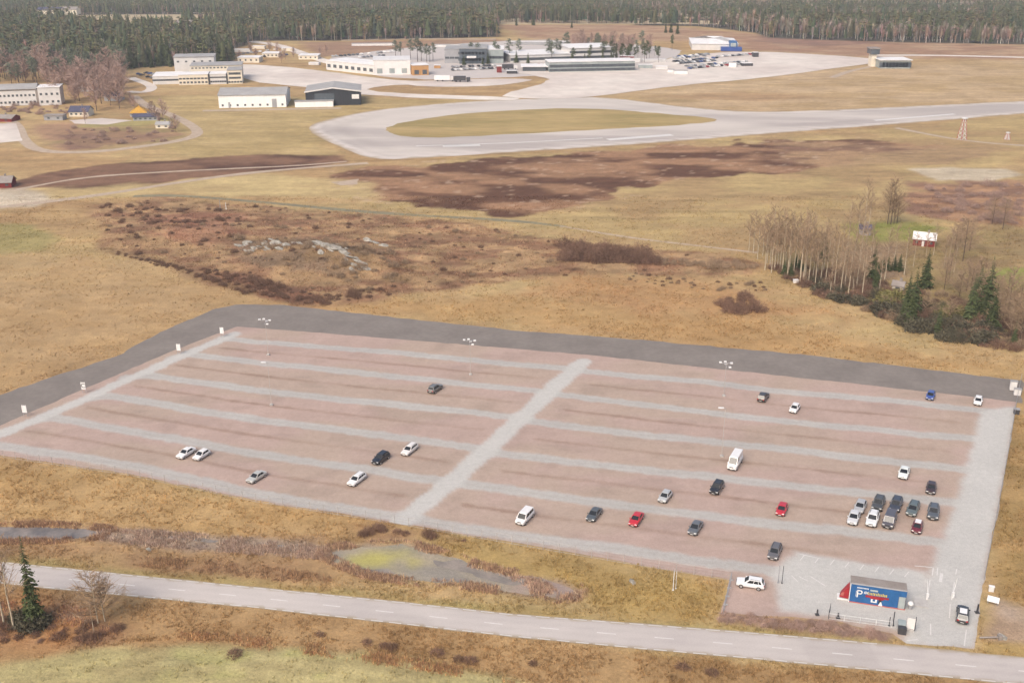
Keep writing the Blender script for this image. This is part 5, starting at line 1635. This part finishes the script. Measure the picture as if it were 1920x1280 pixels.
wing(r, 0, L * .25, 0, D, h * .92, 'wallgrey', 'roof_grey', ov=.2, wins=[(h * .3, 3, 3.5, 1.6, 'f')])
wing(r, L * .25 + .1, L * .72, -3, D, h, 'darkglass', 'roof_grey', ov=.4, wins=[(h * .62, 8, 4.4, 2, 'f'), (h * .2, 8, 4.4, 2, 'f')])
bar(r, "canopy", 'roof_white', L * .38, L * .54, -6, -3.1, h * .40, h * .52)
wing(r, L * .72 + .1, L, 0, D, h * .9, 'glasswall', 'roof_white', ov=.3, wins=[(h * .3, 5, 3.2, 2.2, 'f')])
r, L, D = building("terminal", "long low white terminal with a thin white roof before the grove", "terminal", (958, 118), (1150, 112), depth=34)
h = HM(115, 13)
wing(r, 0, L * .58, 0, D, h, 'white', 'roof_white', ov=.8, wins=[(h * .25, 18, 3.2, 2.2, 'f')])
wing(r, L * .58 + .1, L, 2, D, h * 1.7, 'white', 'roof_white', ov=1.0, wins=[(h * .95, 12, 4.2, 2.0, 'f'), (h * .2, 12, 4.2, 2.2, 'f')])
r, L, D = building("canopy_hall", "low open hall with a flat white roof over a dark front", "hall", (980, 134), (1024, 134), depth=16)
h = HM(134, 8)
wing(r, 0, L, 0, D, h, 'darkglass', 'roof_white', ov=1.4)
r, L, D = building("pier_building", "long pale glass pier along the apron", "terminal", (1030, 136), (1190, 133), depth=18)
h = HM(134, 18)
wing(r, 0, L, 0, D, h, 'glasswall', 'roof_white', ov=.5, wins=[(h * .45, 20, 3.4, h * .3, 'f'), (h * .08, 20, 3.4, h * .26, 'f')], winm='window')
r, L, D = building("hall", "big white hangar hall with a low blue front", "hall", (1297, 94), (1384, 95), depth=56)
h = HM(94, 11)
wing(r, 0, L, 0, D, h, 'white', 'roof_white', 'hip', rise=HM(94, 9), ov=.5)
bar(r, "blue_front", 'bluehall', L * .62, L * 1.06, -8, -.1, -.2, h * .62)
bar(r, "blue_tower", 'blue', L * .80, L * .96, -4, 8, h * .62, h * 1.5)
bar(r, "hall_door", 'glasswall', L * .82, L * .94, -4.3, -4.05, h * .7, h * 1.3)
r, L, D = building("control_tower", "slim grey control tower at the right end of the apron", "tower", (1629, 126), (1648, 126), depth=9)
h = HM(126, 22)
wing(r, 2, L - 2, 2, D, h, 'cream', 'roof_grey', ov=.2)
bar(r, "cab", 'darkglass', .6, L - .6, .4, D + 1.6, h + .4, h + 4.2)
bar(r, "cab_roof", 'roof_brown', 0, L, -.2, D + 2.2, h + 4.25, h + 5.0)
r, L, D = building("pavilion", "low glass pavilion beside the control tower", "building", (1650, 129), (1706, 129), depth=20)
h = HM(129, 15)
wing(r, 0, L, 0, D, h, 'glasswall', 'roof_white', ov=1.2, wins=[(h * .15, 9, 4.2, h * .6, 'f')], winm='darkglass')
for q in ((560, 112, 36, 7, "flat grey depot beside the airport road"), (446, 118, 40, 9, "pale depot right of the spruce stand"), (492, 108, 30, 7, "small cream depot at the start of the airport road")):
    cottage(q[4], (q[0], q[1]), (q[0] + q[2], q[1]), 14, q[3], 'cream', 'roof_white', 'flat', wins=4, name="depot", cat="depot")
for q in ((70, 29, 44, "navy", "dark blue far house in the forest clearing"), (116, 28, 28, "roof_brown", "pale far house right of the dark blue one"), (150, 54, 26, "redwood", "red roofed far house in the long clearing"),
          (212, 58, 20, "roof_white", "white roofed far house in the long clearing"), (246, 57, 18, "roof_white", "pale far cabin at the middle of the long clearing"), (330, 54, 44, "roof_brown", "tan far barn at the right end of the long clearing")):
    cottage(q[4], (q[0], q[1]), (q[0] + q[2], q[1]), 14, 9, 'cream', q[3], 'gable_x', rise=3, wins=3)

# vehicles of the airport
def truck(px, py, wd, boxm, cabm, label, name="truck"):
    g = G(px, py)
    r = empty(name, (g.x, g.y, .16), 0, label, "truck")
    bar(r, "cargo_box", boxm, -wd / 2, wd * .24, -1.3, 1.3, .9, 4.0, bevel=.08)
    bar(r, "cab", cabm, wd * .27, wd / 2, -1.25, 1.25, .6, 3.1, bevel=.15)
    bar(r, "windscreen", 'glass', wd / 2 - .03, wd / 2 + .04, -1.05, 1.05, 1.7, 2.7)
    for x in (-wd * .34, -wd * .1, wd * .36):
        m = MB(); m.tube((x, -1.35, .5), (x, 1.35, .5), .5, n=12); m.build("wheel", M['tyre'], r)
truck(834, 153, 15, 'roof_white', 'white', "long white lorry on the pale apron yard")
truck(866, 154, 12, 'darkpost', 'darkpost', "black lorry with a pale mark right of the white lorry")
truck(956, 131, 12, 'darkpost', 'white', "dark lorry by the low open hall")

def small_car_mesh():
    m = MB()
    m.loft([[(2.15, .75, .35), (2.15, .75, .72), (2.15, -.75, .72), (2.15, -.75, .35)], [(1.9, .88, .25), (1.9, .88, .85), (1.9, -.88, .85), (1.9, -.88, .25)],
            [(.9, .9, .25), (.9, .9, .95), (.9, -.9, .95), (.9, -.9, .25)], [(-2.0, .9, .25), (-2.0, .9, 1.0), (-2.0, -.9, 1.0), (-2.0, -.9, .25)], [(-2.2, .78, .35), (-2.2, .78, .9), (-2.2, -.78, .9), (-2.2, -.78, .35)]])
    m.loft([[(.9, .8, .94), (.9, -.8, .94), (-1.9, -.8, .99), (-1.9, .8, .99)], [(.15, .66, 1.45), (.15, -.66, 1.45), (-1.5, -.66, 1.45), (-1.5, .66, 1.45)]])
    return m.mesh("parked_car", .03)
SC = small_car_mesh()
SC.materials.append(M['white'])
SCP = [paint(c) for c in (WH, SI, GY_, DG, BK, (150, 40, 44), (60, 80, 130))]
def lot_cars(rows, lab, grp):
    for p, q, n in rows:
        a, b = G(*p), G(*q)
        d = (b - a).normalized()
        yaw = math.atan2(d.y, d.x) + math.pi / 2
        for k in range(n):
            if RNG.random() < .14: continue
            c = a + (b - a) * (k + .5) / n
            o = bpy.data.objects.new("parked_car", SC)
            COL.objects.link(o)
            o.location = (c.x + RNG.normal() * .2, c.y + RNG.normal() * .2, .17)
            o.rotation_euler = (0, 0, yaw + (math.pi if RNG.random() < .4 else 0))
            o.material_slots[0].link = 'OBJECT'
            o.material_slots[0].material = SCP[RNG.choice(7, p=[.2, .22, .2, .16, .14, .04, .04])]
            tag(o, lab, "car", grp)
lot_cars([((1266, 108), (1330, 103), 15), ((1262, 111), (1326, 106), 15), ((1262, 117), (1345, 110), 18), ((1268, 121), (1340, 115), 16), ((1284, 126), (1400, 117), 22), ((1290, 130), (1395, 121), 20), ((1345, 108), (1412, 103), 14)],
         "tiny parked car in the crowded car park right of the glass pier", "cars in the distant airport car park")
lot_cars([((258, 140), (322, 158), 10), ((272, 138), (330, 150), 9)], "tiny parked car on the yard left of the school", "cars on the school yard")
lot_cars([((620, 108), (740, 98), 16), ((640, 112), (730, 105), 12)], "tiny parked car on the pale yard left of the pines", "cars left of the pines")

lot_cars([((836, 128), (930, 124), 18), ((846, 133), (940, 129), 18)], "tiny parked car below the dark glass terminal", "cars below the dark terminal")
lot_cars([((980, 124), (1100, 121), 22), ((1000, 128), (1030, 127), 6)], "tiny parked car before the long white terminal", "cars before the long terminal")
lot_cars([((444, 104), (520, 94), 10), ((470, 110), (540, 104), 10)], "tiny parked car among the pale depots by the spruce stand", "cars among the depots")
def crate_box(px, py, wd, hp, mat, label):
    g = G(px, py)
    r = empty("freight_container", (g.x, g.y, .16), RNG.normal() * .1, label, "container")
    w_ = wd * MPP(px, py); h_ = HM(py, hp)
    bar(r, "body", mat, -w_ / 2, w_ / 2, -2.4, 2.4, 0, h_, bevel=.05)
    bar(r, "top", 'roof_white' if mat != 'roof_white' else 'roof_grey', -w_ / 2 - .1, w_ / 2 + .1, -2.5, 2.5, h_ + .01, h_ + .2)
for q in ((640, 126, 16, 5, 'mastred', "pinkish container before the long pale shed"), (664, 134, 14, 6, 'white', "white container at the corner of the long pale shed"), (820, 128, 12, 5, 'orange', "tan container right of the orange block"),
          (936, 136, 9, 11, 'redwood', "upright brown container left of the open hall"), (960, 138, 20, 5, 'darkpost', "dark flat container under the open hall"), (1210, 128, 26, 6, 'glasswall', "pale green container at the right end of the pier"),
          (1240, 130, 22, 5, 'white', "white container between the pier and the crowded car park"), (1258, 136, 12, 5, 'roof_white', "bright white container at the lower left of the crowded car park"), (1276, 139, 26, 6, 'roof_white', "long bright container at the lower edge of the crowded car park"),
          (1374, 126, 14, 8, 'roof_white', "white tent box at the right of the crowded car park"), (1400, 124, 20, 5, 'darkpost', "dark container right of the white tent box"), (1416, 107, 10, 8, 'darkpost', "dark shed above the end of the crowded car park"),
          (1226, 116, 44, 4, 'white', "thin white canopy strip above the crowded car park"), (1175, 111, 26, 5, 'redwood', "reddish shed right of the long white terminal"), (1190, 117, 20, 6, 'white', "white kiosk below the reddish shed"),
          (700, 86, 80, 4, 'roof_white', "far long pale roof left of the pines"), (860, 88, 90, 4, 'roof_white', "far pale roof behind the dark terminal"), (1010, 84, 110, 5, 'wallgrey', "far pinkish grey roof behind the long white terminal"),
          (590, 122, 20, 4, 'white', "small white hut by the airport road"), (540, 96, 22, 5, 'cream', "cream hut on the bend of the airport road"), (456, 98, 30, 5, 'white', "white hut by the spruce stand"), (486, 92, 24, 5, 'cream', "upper cream hut by the spruce stand")):
    crate_box(*q)
for px, py in ((450, 112), (470, 100), (505, 98), (520, 104), (535, 112), (550, 108), (600, 104), (612, 100), (528, 118), (480, 108)):
    g = G(px, py)
    tree("bare_tree", FARBARE, g.x, g.y, RNG.uniform(.5, .8), "rusty leafless tree among the pale depots by the airport road", "tree", "trees among the depots", M['bark'], M['twig_far'])
for px, py in ((1072, 116), (1096, 116), (1150, 114), (1156, 116), (1178, 106), (1130, 116), (968, 118), (990, 119), (870, 122), (905, 121), (915, 120)):
    g = G(px, py)
    tree("spruce_tree", [SPRUCE[3]], g.x, g.y, RNG.uniform(.8, 1.3), "dark spruce before the terminal fronts", "tree", "spruces before the terminals", M['bark'], M['needle'], 1.2)

for q in spots([(1040, 118), (1130, 108), (1235, 104), (1240, 118), (1150, 120)], 22, 8):
    tree("pine_tree", PINE, q[0], q[1], RNG.uniform(.55, .85), "dark pine beside the long white terminal and its yards", "tree", "pines beside the long terminal", M['bark'], M['needle'], 1.1)
# lattice masts
def mast(px, py, h, wd, label, red=True):
    g = G(px, py)
    r = empty("lattice_mast", (g.x, g.y, 0), .3, label, "mast")
    for i in range(4):
        m = MB()
        a = math.pi / 4 + i * math.pi / 2
        m.tube((math.cos(a) * wd, math.sin(a) * wd, 0), (math.cos(a) * wd * .35, math.sin(a) * wd * .35, h), .15)
        m.build("leg", M['mastred' if red else 'pole_white'], r)
    m = MB()
    n = 5
    for k in range(n):
        for i in range(4):
            a, b = math.pi / 4 + i * math.pi / 2, math.pi / 4 + (i + 1) * math.pi / 2
            z0, z1 = h * k / n, h * (k + 1) / n
            w0, w1 = wd * (1 - .65 * k / n), wd * (1 - .65 * (k + 1) / n)
            m.tube((math.cos(a) * w0, math.sin(a) * w0, z0), (math.cos(b) * w1, math.sin(b) * w1, z1), .09)
            m.tube((math.cos(b) * w0, math.sin(b) * w0, z0), (math.cos(a) * w1, math.sin(a) * w1, z1), .09)
    m.build("bracing", M['pole_white'], r)
    bar(r, "platform", 'pole_white', -wd * .45, wd * .45, -wd * .45, wd * .45, h, h + .5)
mast(1803, 262, HM(262, 38), 2.4, "red and white lattice mast beside the runway at the right")
mast(1888, 262, HM(262, 12), 1.6, "short white lattice mast right of the tall one")

# ------------------------------------------------------------------ lamps, signs, fences
def lamp(px, py, top, label, cluster):
    b, h = G(px, py), HM(py, py - top) * 1.0
    r = empty("street_lamp", (b.x, b.y, .03), 0, label, "lamp", None)
    m = MB(); m.tube((0, 0, 0), (0, 0, h), .06, .04, 8); m.build("pole", M['pole_grey'], r)
    bar(r, "foot", 'concrete', -.35, .35, -.35, .35, 0, .4, bevel=.04)
    if cluster:
        m = MB(); m.tube((-1.5, 0, h - .5), (1.5, 0, h - .5), .06); m.tube((0, -1.0, h - 1.2), (0, 1.0, h - 1.2), .06); m.build("crossbar", M['post'], r)
        for x, y, z in ((-1.4, -.1, h - .3), (-.3, -.1, h - .15), (1.2, -.1, h - .5), (.7, -1.0, h - 1.2), (.1, .9, h - 1.1)):
            q = MB(); q.box(x - .3, x + .3, y - .25, y + .25, z - .08, z + .2)
            q.build("floodlight", M['pole_white'], r, .03)
    else:
        m = MB(); m.tube((0, 0, h), (-.6, -.2, h + .1), .05); m.build("arm", M['post'], r)
        q = MB(); q.box(-1.5, -.35, -.42, .1, h + .02, h + .2); q.build("lamp_head", M['pole_white'], r, .05)
for a in ((503, 666, 598, "floodlight mast in the top left corner of the car park", True), (882, 703, 636, "floodlight mast at the top of the left block near the drive", True), (1357, 743, 678, "floodlight mast in the top row of the right block", True),
          (509, 760, 681, "single headed lamp in the middle of the left block", False), (1353, 856, 767, "single headed lamp left of the large white panel van", False)):
    lamp(*a)

def text(body, size, mat, parent, loc, rot, name="lettering", ext=.01):
    cu = bpy.data.curves.new(name, 'FONT')
    cu.body = body
    cu.size = size
    cu.align_x = 'CENTER'
    cu.align_y = 'CENTER'
    cu.extrude = ext
    cu.materials.append(mat)
    tmp = bpy.data.objects.new(name, cu)
    me = bpy.data.meshes.new_from_object(tmp)
    bpy.data.objects.remove(tmp)
    o = link(name, me, mat, parent)
    o.location = loc
    o.rotation_euler = rot
    return o
for px, py, ch, lab in ((417, 632, None, "narrow white row sign nearest the far left corner"), (336, 664, None, "plain white row sign second from the far left corner"),
                        (158, 737, "C", "white row sign marked with the letter C"), (48, 781, None, "white row sign nearest the left edge of the picture")):
    g = G(px, py)
    r = empty("row_sign", (g.x, g.y, .03), -.35 + math.atan2(g.x, g.y) * -.6, lab, "sign")
    for sx in (-.45, .45):
        m = MB(); m.tube((sx, .06, 0), (sx, .06, 2.9), .04); m.build("post", M['post'], r)
    bar(r, "board", 'pole_white', -.54, .54, -.05, .02, 1.0, 2.8, bevel=.02)
    if ch: text(ch, 1.6, M['sign_ink'], r, (0, -.065, 1.9), (math.pi / 2, 0, 0))
def fence(name, pts, hgt, spacing, label, mat='post', wires=6, foot=False):
    P = [G(*p) for p in pts]
    r = empty(name, (P[0].x, P[0].y, 0), 0, label, "fence")
    wire = MB()
    o0 = P[0]
    for a, b in zip(P[:-1], P[1:]):
        n = max(1, round((b - a).length / spacing))
        for k in range(n + (1 if b is P[-1] else 0)):
            c = a + (b - a) * k / n - o0
            m = MB(); m.tube((c.x, c.y, 0), (c.x, c.y, hgt), .045, n=5)
            m.build("post", M[mat], r)
            if foot:
                q = MB(); q.box(c.x - .35, c.x + .35, c.y - .12, c.y + .12, .03, .2); q.build("foot", M['concrete'], r)
        for j in range(wires):
            z = .15 + (hgt - .2) * j / (wires - 1)
            wire.tube(a - o0 + Vector((0, 0, z)), b - o0 + Vector((0, 0, z)), .028 if j in (0, wires - 1) else .014, n=4)
    wire.build("wire_mesh", M[mat], r)
    return r
fence("fence", [(1914, 714), (1906, 752), (1890, 850), (1868, 970), (1845, 1086)], 2.0, 2.6, "steel mesh fence along the right side of the car park")
fence("fence", [(-60, 848), (240, 891), (480, 941), (740, 982), (960, 1020), (1170, 1056), (1368, 1088)], 1.9, 2.9, "thin wire fence along the lower edge of the car park", "pole_grey", 4)
fence("fence", [(1371, 1088), (1356, 1150)], 1.9, 2.2, "short mesh fence on concrete feet at the left of the white broadside suv", foot=True)
r = fence("railing", [(1553, 1160), (1672, 1176)], 1.15, 2.4, "low white railing below the kiosk on top of the bank", 'pole_white', 3)
fence("railing", [(1553, 1160), (1556, 1146)], 1.6, 1.6, "dark end post and rail at the left of the white railing", 'darkpost', 3)
# bollards and poles
def pole(px, py, h, rad, mat, label, name="pole", cat="pole"):
    g = G(px, py)
    m = MB(); m.tube((0, 0, -.2), (0, 0, h), rad, rad * .8, 8); m.box(-rad * 2, rad * 2, -rad * 2, rad * 2, -.2, .08)
    o = m.build(name, M[mat])
    o.location = (g.x, g.y, hz(g.x, g.y) + .03)
    tag(o, label, cat)
pole(1459, 1092, 3.4, .07, 'post', "left one of the two grey posts by the kiosk yard entrance")
pole(1466, 1093, 3.4, .06, 'darkpost', "right one of the two grey posts by the kiosk yard entrance")
pole(1262, 1106, 4.0, .07, 'pole_white', "thin white flag pole in the grass below the car park")
pole(1267, 1103, 3.4, .05, 'pole_white', "shorter white pole beside the thin flag pole")
pole(1532, 1152, 1.0, .16, 'darkpost', "dark bollard left of the white railing", "bollard", "bollard")
pole(1571, 1158, .9, .16, 'darkpost', "dark bollard behind the left end of the white railing", "bollard", "bollard")
pole(1832, 1148, 1.6, .18, 'darkpost', "black ticket post right of the dark car with a white roof", "ticket_post", "ticket post")
pole(1674, 1172, 2.6, .1, 'darkpost', "tall dark post at the right end of the white railing", "gate_post", "post")
pole(1667, 1173, 1.7, .08, 'darkpost', "shorter dark post beside the tall one at the railing end", "gate_post", "post")
pole(413, 390, HM(390, 16), .12, 'post', "thin grey post by the ditch track", "marker_post", "post")
pole(424, 392, HM(392, 12), .12, 'pole_white', "pale thin post right of the grey one by the ditch track", "marker_post", "post")

# ------------------------------------------------------------------ kiosk
A, yaw, L, _ = frame((1592, 1128), (1696, 1143.5), depth=2)
r = empty("kiosk", A, yaw, "blue container kiosk with a white P sign and a grey roof", "kiosk")
D, H = 2.6, HM(1134, 34)
bar(r, "wall", 'wallgrey', .05, L - .05, .14, D, .03, H - .35)
bar(r, "roof", 'roof_brown', -.06, L + .06, .16, D + .1, H - .34, H - .18)
m = MB()
for k in range(26): m.box(.1 + k * (L - .2) / 26, .1 + k * (L - .2) / 26 + .09, .2, D, H - .178, H - .13)
m.build("roof_rib", M['roof_brown'], r)
fac = bar(r, "facade_panel", 'blue', -.02, L * .868, 0, .12, .22, H - .1)
bar(r, "top_trim", 'roof_grey', -.05, L + .05, -.04, .15, H - .098, H + .08)
bar(r, "plinth", 'mastred', -.02, L + .02, -.03, .13, .03, .2)
bar(r, "corner_trim", 'pole_white', -.14, -.03, -.02, .12, .03, H - .1)
bar(r, "door", 'glasswall', L * .875, L * .985, 0, .13, .2, H * .66)
bar(r, "door_header", 'blue', L * .87, L, .0, .12, H * .67, H - .1)
bar(r, "end_door", 'darkpost', L - .06, L + .04, D * .1, D * .45, .1, 2.1)
def lett(x0, x1, z0, z1, mat, nm="lettering"):
    return bar(fac, nm, mat, x0, x1, -.035, -.002, z0, z1)
fw = L * .868
# P sign: dark blue plate with white frame
lett(fw * .115, fw * .122, H * .36, H * .66, 'pole_white', "sign_frame")
text("P", H * .56, M['pole_white'], fac, (fw * .185, -.03, H * .5), (math.pi / 2, 0, 0), "letter")
# a row of small pale marks along the top, the headline band and the marks under it (too small to read in the photo)
m = MB()
for k in range(11): m.box(fw * (.13 + k * .022), fw * (.13 + k * .022 + .014), -.03, -.002, H * .80, H * .86)
m.build("small_lettering", M['pole_white'], fac)
m = MB()
for k in range(4): m.box(fw * (.28 + k * .028), fw * (.28 + k * .028 + .018), -.03, -.002, H * .56, H * (.66 + .03 * (k % 2)))
m.build("small_lettering", M['pole_white'], fac)
m = MB()
x = .36
for k, w_ in enumerate((.03, .026, .03, .02, .034, .026, .03, .024, .03, .03, .026, .034)):
    m.box(fw * x, fw * (x + w_ * .72), -.03, -.002, H * .535, H * (.65 if k % 3 else .68)); x += w_ + .006
m.build("headline_lettering", M['sign_yellow'], fac)
lett(fw * .40, fw * .56, H * .74, H * .82, 'glasswall', "emblem")
lett(fw * .32, fw * .80, H * .40, H * .505, 'red', "red_band")
lett(fw * .42, fw * .70, H * .345, H * .395, 'red', "red_band")
bar(fac, "pictogram", 'pole_white', fw * .44, fw * .475, -.035, -.002, H * .17, H * .34)
bar(fac, "pictogram", 'pole_white', fw * .53, fw * .565, -.035, -.002, H * .17, H * .34)
bar(fac, "pictogram", 'pole_white', fw * .476, fw * .529, -.033, -.002, H * .17, H * .225)
bar(fac, "pictogram", 'sign_ink', fw * .60, fw * .66, -.035, -.002, H * .14, H * .34)
mm = MB(); mm.add([(fw * .60, -.04, H * .04), (fw * .69, -.04, H * .04), (fw * .655, -.04, H * .25), (fw * .635, -.04, H * .25), (fw * .60, -.01, H * .04), (fw * .69, -.01, H * .04), (fw * .655, -.01, H * .25), (fw * .635, -.01, H * .25)],
                  [(0, 1, 2, 3), (4, 7, 6, 5), (0, 4, 5, 1), (1, 5, 6, 2), (2, 6, 7, 3), (3, 7, 4, 0)])
mm.build("pictogram", M['pole_white'], fac)
# red wedge awning at the left end
m = MB()
m.add([(-.16, .2, .45), (-.16, 1.6, .45), (-.16, .2, H * .80), (-.16, 1.6, H * .80), (-1.65, .15, .65), (-1.45, 1.6, .65), (-1.45, .25, 1.1), (-1.3, 1.5, 1.1)],
      [(0, 1, 3, 2), (4, 6, 7, 5), (0, 2, 6, 4), (1, 5, 7, 3), (2, 3, 7, 6), (0, 4, 5, 1)])
m.build("awning", M['red'], r, .03)
m = MB()
m.add([(-1.5, .13, 1.0), (-1.0, .09, .95), (-.9, .09, 1.7), (-1.3, .12, 1.6)], [(0, 1, 2, 3)])
m.build("awning_mark", M['mastred'], r)
bar(r, "awning_foot", 'pole_white', -1.9, -.2, .3, 1.8, .04, .3)
# step, white bin and bins by the entrance
g = G(1706, 1141)
r = empty("waste_bin", (g.x, g.y, .03), 0, "white round topped bin at the right end of the kiosk", "bin")
m = MB(); m.loft([[(math.cos(a) * rr, math.sin(a) * rr, z) for a in [k * math.pi / 6 for k in range(12)]] for rr, z in ((.32, 0), (.38, .9))]); m.build("body", M['post'], r)
m = MB(); m.loft([[(math.cos(a) * rr, math.sin(a) * rr, z) for a in [k * math.pi / 6 for k in range(12)]] for rr, z in ((.46, .91), (.44, 1.15), (.3, 1.32), (.1, 1.38))]); m.build("lid", M['roof_white'], r)
g = G(1714, 1136)
r = empty("ramp", (g.x, g.y, .03), yaw, "pale concrete ramp behind the white bin at the kiosk end", "ramp")
bar(r, "slab", 'concrete', 0, 2.2, 0, 2.2, 0, .14, bevel=.02)
g = G(1691, 1190)
r = empty("ticket_machine", (g.x, g.y, .03), yaw, "black boxed ticket machine under a pale canopy beside the drive", "machine")
bar(r, "cabinet", 'darkpost', -.62, .62, 0, .9, 0, 1.15, bevel=.04)
m = MB(); m.add([(-.6, .92, 1.1), (.55, .92, 1.1), (.55, 2.2, 1.25), (-.6, 2.2, 1.25), (-.6, .92, 1.22), (.55, .92, 1.22), (.55, 2.2, 1.37), (-.6, 2.2, 1.37)],
                [(0, 3, 2, 1), (4, 5, 6, 7), (0, 1, 5, 4), (1, 2, 6, 5), (2, 3, 7, 6), (3, 0, 4, 7)])
m.build("canopy", M['glasswall'], r)
for x in (-.55, .5): bar(r, "leg", 'post', x - .04, x + .04, 2.1, 2.18, 0, 1.25)
g = G(1706, 1182)
r = empty("info_board", (g.x, g.y, .03), yaw - .1, "pale grey notice board with a dark right edge beside the drive", "board")
bar(r, "panel", 'white', -.6, .6, 0, .08, .35, 2.3, bevel=.02)
bar(r, "edge", 'darkpost', .61, .72, -.02, .6, .2, 2.4)
bar(r, "foot", 'concrete', -.55, .55, -.2, .3, 0, .3)
# grass verge island behind the bin
# things dumped by the fence at the right of the drive
g = G(1861, 1131)
m = MB(); m.add([(-.9, -.5, .55), (.9, -.5, .55), (.9, .5, .95), (-.9, .5, .95), (-.9, -.5, .67), (.9, -.5, .67), (.9, .5, 1.07), (-.9, .5, 1.07)], [(0, 3, 2, 1), (4, 5, 6, 7), (0, 1, 5, 4), (1, 2, 6, 5), (2, 3, 7, 6), (3, 0, 4, 7)])
r = empty("table", (g.x, g.y, 0), -.5, "tilted white board on trestles right of the drive", "board")
m.build("board", M['roof_white'], r)
for x in (-.7, .7): bar(r, "leg", 'post', x - .05, x + .05, -.3, .3, 0, .58)
g = G(1858, 1108)
r = empty("cabinet", (g.x, g.y, 0), -.3, "small white service cabinet at the lower end of the mesh fence", "cabinet")
bar(r, "body", 'white', -.4, .4, -.25, .25, 0, .95, bevel=.04); bar(r, "lid", 'roof_white', -.46, .46, -.3, .3, .96, 1.05)
g = G(1909, 740)
for dx, dz, lab in ((0, 2.2, "taller pale cabinet at the top right corner of the car park"), (-.3, 1.5, "lower pale cabinet in front of the taller one at the top right corner")):
    r = empty("cabinet", (g.x + dx, g.y + (3.0 if dz > 2 else 0), .02), -.3, lab, "cabinet")
    bar(r, "body", 'white', -.75, .75, -.5, .5, 0, dz, bevel=.05); bar(r, "lid", 'roof_grey', -.82, .82, -.56, .56, dz + .01, dz + .12)
g = G(1905, 776)
r = empty("trash_container", (g.x, g.y, .04), -.3, "dark green container in the corner of the lot below the pale cabinets", "container")
bar(r, "body", 'darkpost', -.6, .6, -.5, .5, .1, 1.2, bevel=.05); bar(r, "lid", 'wallgrey', -.65, .65, -.55, .55, 1.21, 1.32)
# lift barriers
for (px, py), d, lab in (((1738, 1122), -1, "white lift barrier at the left of the drive"), ((1786, 1120), 1, "white lift barrier in the middle of the drive")):
    g = G(px, py)
    r = empty("lift_barrier", (g.x, g.y, .03), 0, lab, "barrier")
    bar(r, "cabinet", 'pole_white', -.2, .2, -.2, .2, 0, 1.05, bevel=.03)
    m = MB(); m.tube((0, 0, .95), (d * .35, .2, 3.6), .06, .04, 6); m.build("arm", M['pole_white'], r)
# a beam lying by the path at the right
g0, g1 = G(1836, 1198), G(1874, 1197)
m = MB(); m.tube((g0.x, g0.y, .35), (g1.x, g1.y, .35), .14, n=6); m.box(g1.x - .3, g1.x + .3, g1.y - .4, g1.y + .4, 0, .7)
o = m.build("road_gate", M['roof_brown']); tag(o, "brown swing bar gate across the side path at lower right", "gate")
g = G(1882, 1195); rock(g.x, g.y, .5, "pale stone at the end of the brown swing bar gate")
g = G(1492, 530); 
m = MB(); m.box(-.8, .8, -.5, .5, 0, .9); m.box(-.9, .9, -.6, .6, .91, 1.05)
o = m.build("bee_hive", M['roof_white'], None, .03); o.location = (g.x, g.y, 0); tag(o, "white box at the foot of the birches on the left of the copse", "box")

# ------------------------------------------------------------------ air
hm = bpy.data.materials.new("thin_haze")
hm.use_nodes = True
hn = hm.node_tree
hn.nodes.remove(hn.nodes["Principled BSDF"])
pv = hn.nodes.new("ShaderNodeVolumePrincipled")
pv.inputs["Color"].default_value = (.85, .88, .93, 1)
pv.inputs["Density"].default_value = 0.00016
pv.inputs["Anisotropy"].default_value = 0.2
hn.links.new(pv.outputs[0], hn.nodes["Material Output"].inputs["Volume"])
m = MB(); m.box(-30000, 30000, -500, 7300, -2, 260)
o = m.build("haze", hm)
o['kind'] = 'stuff'
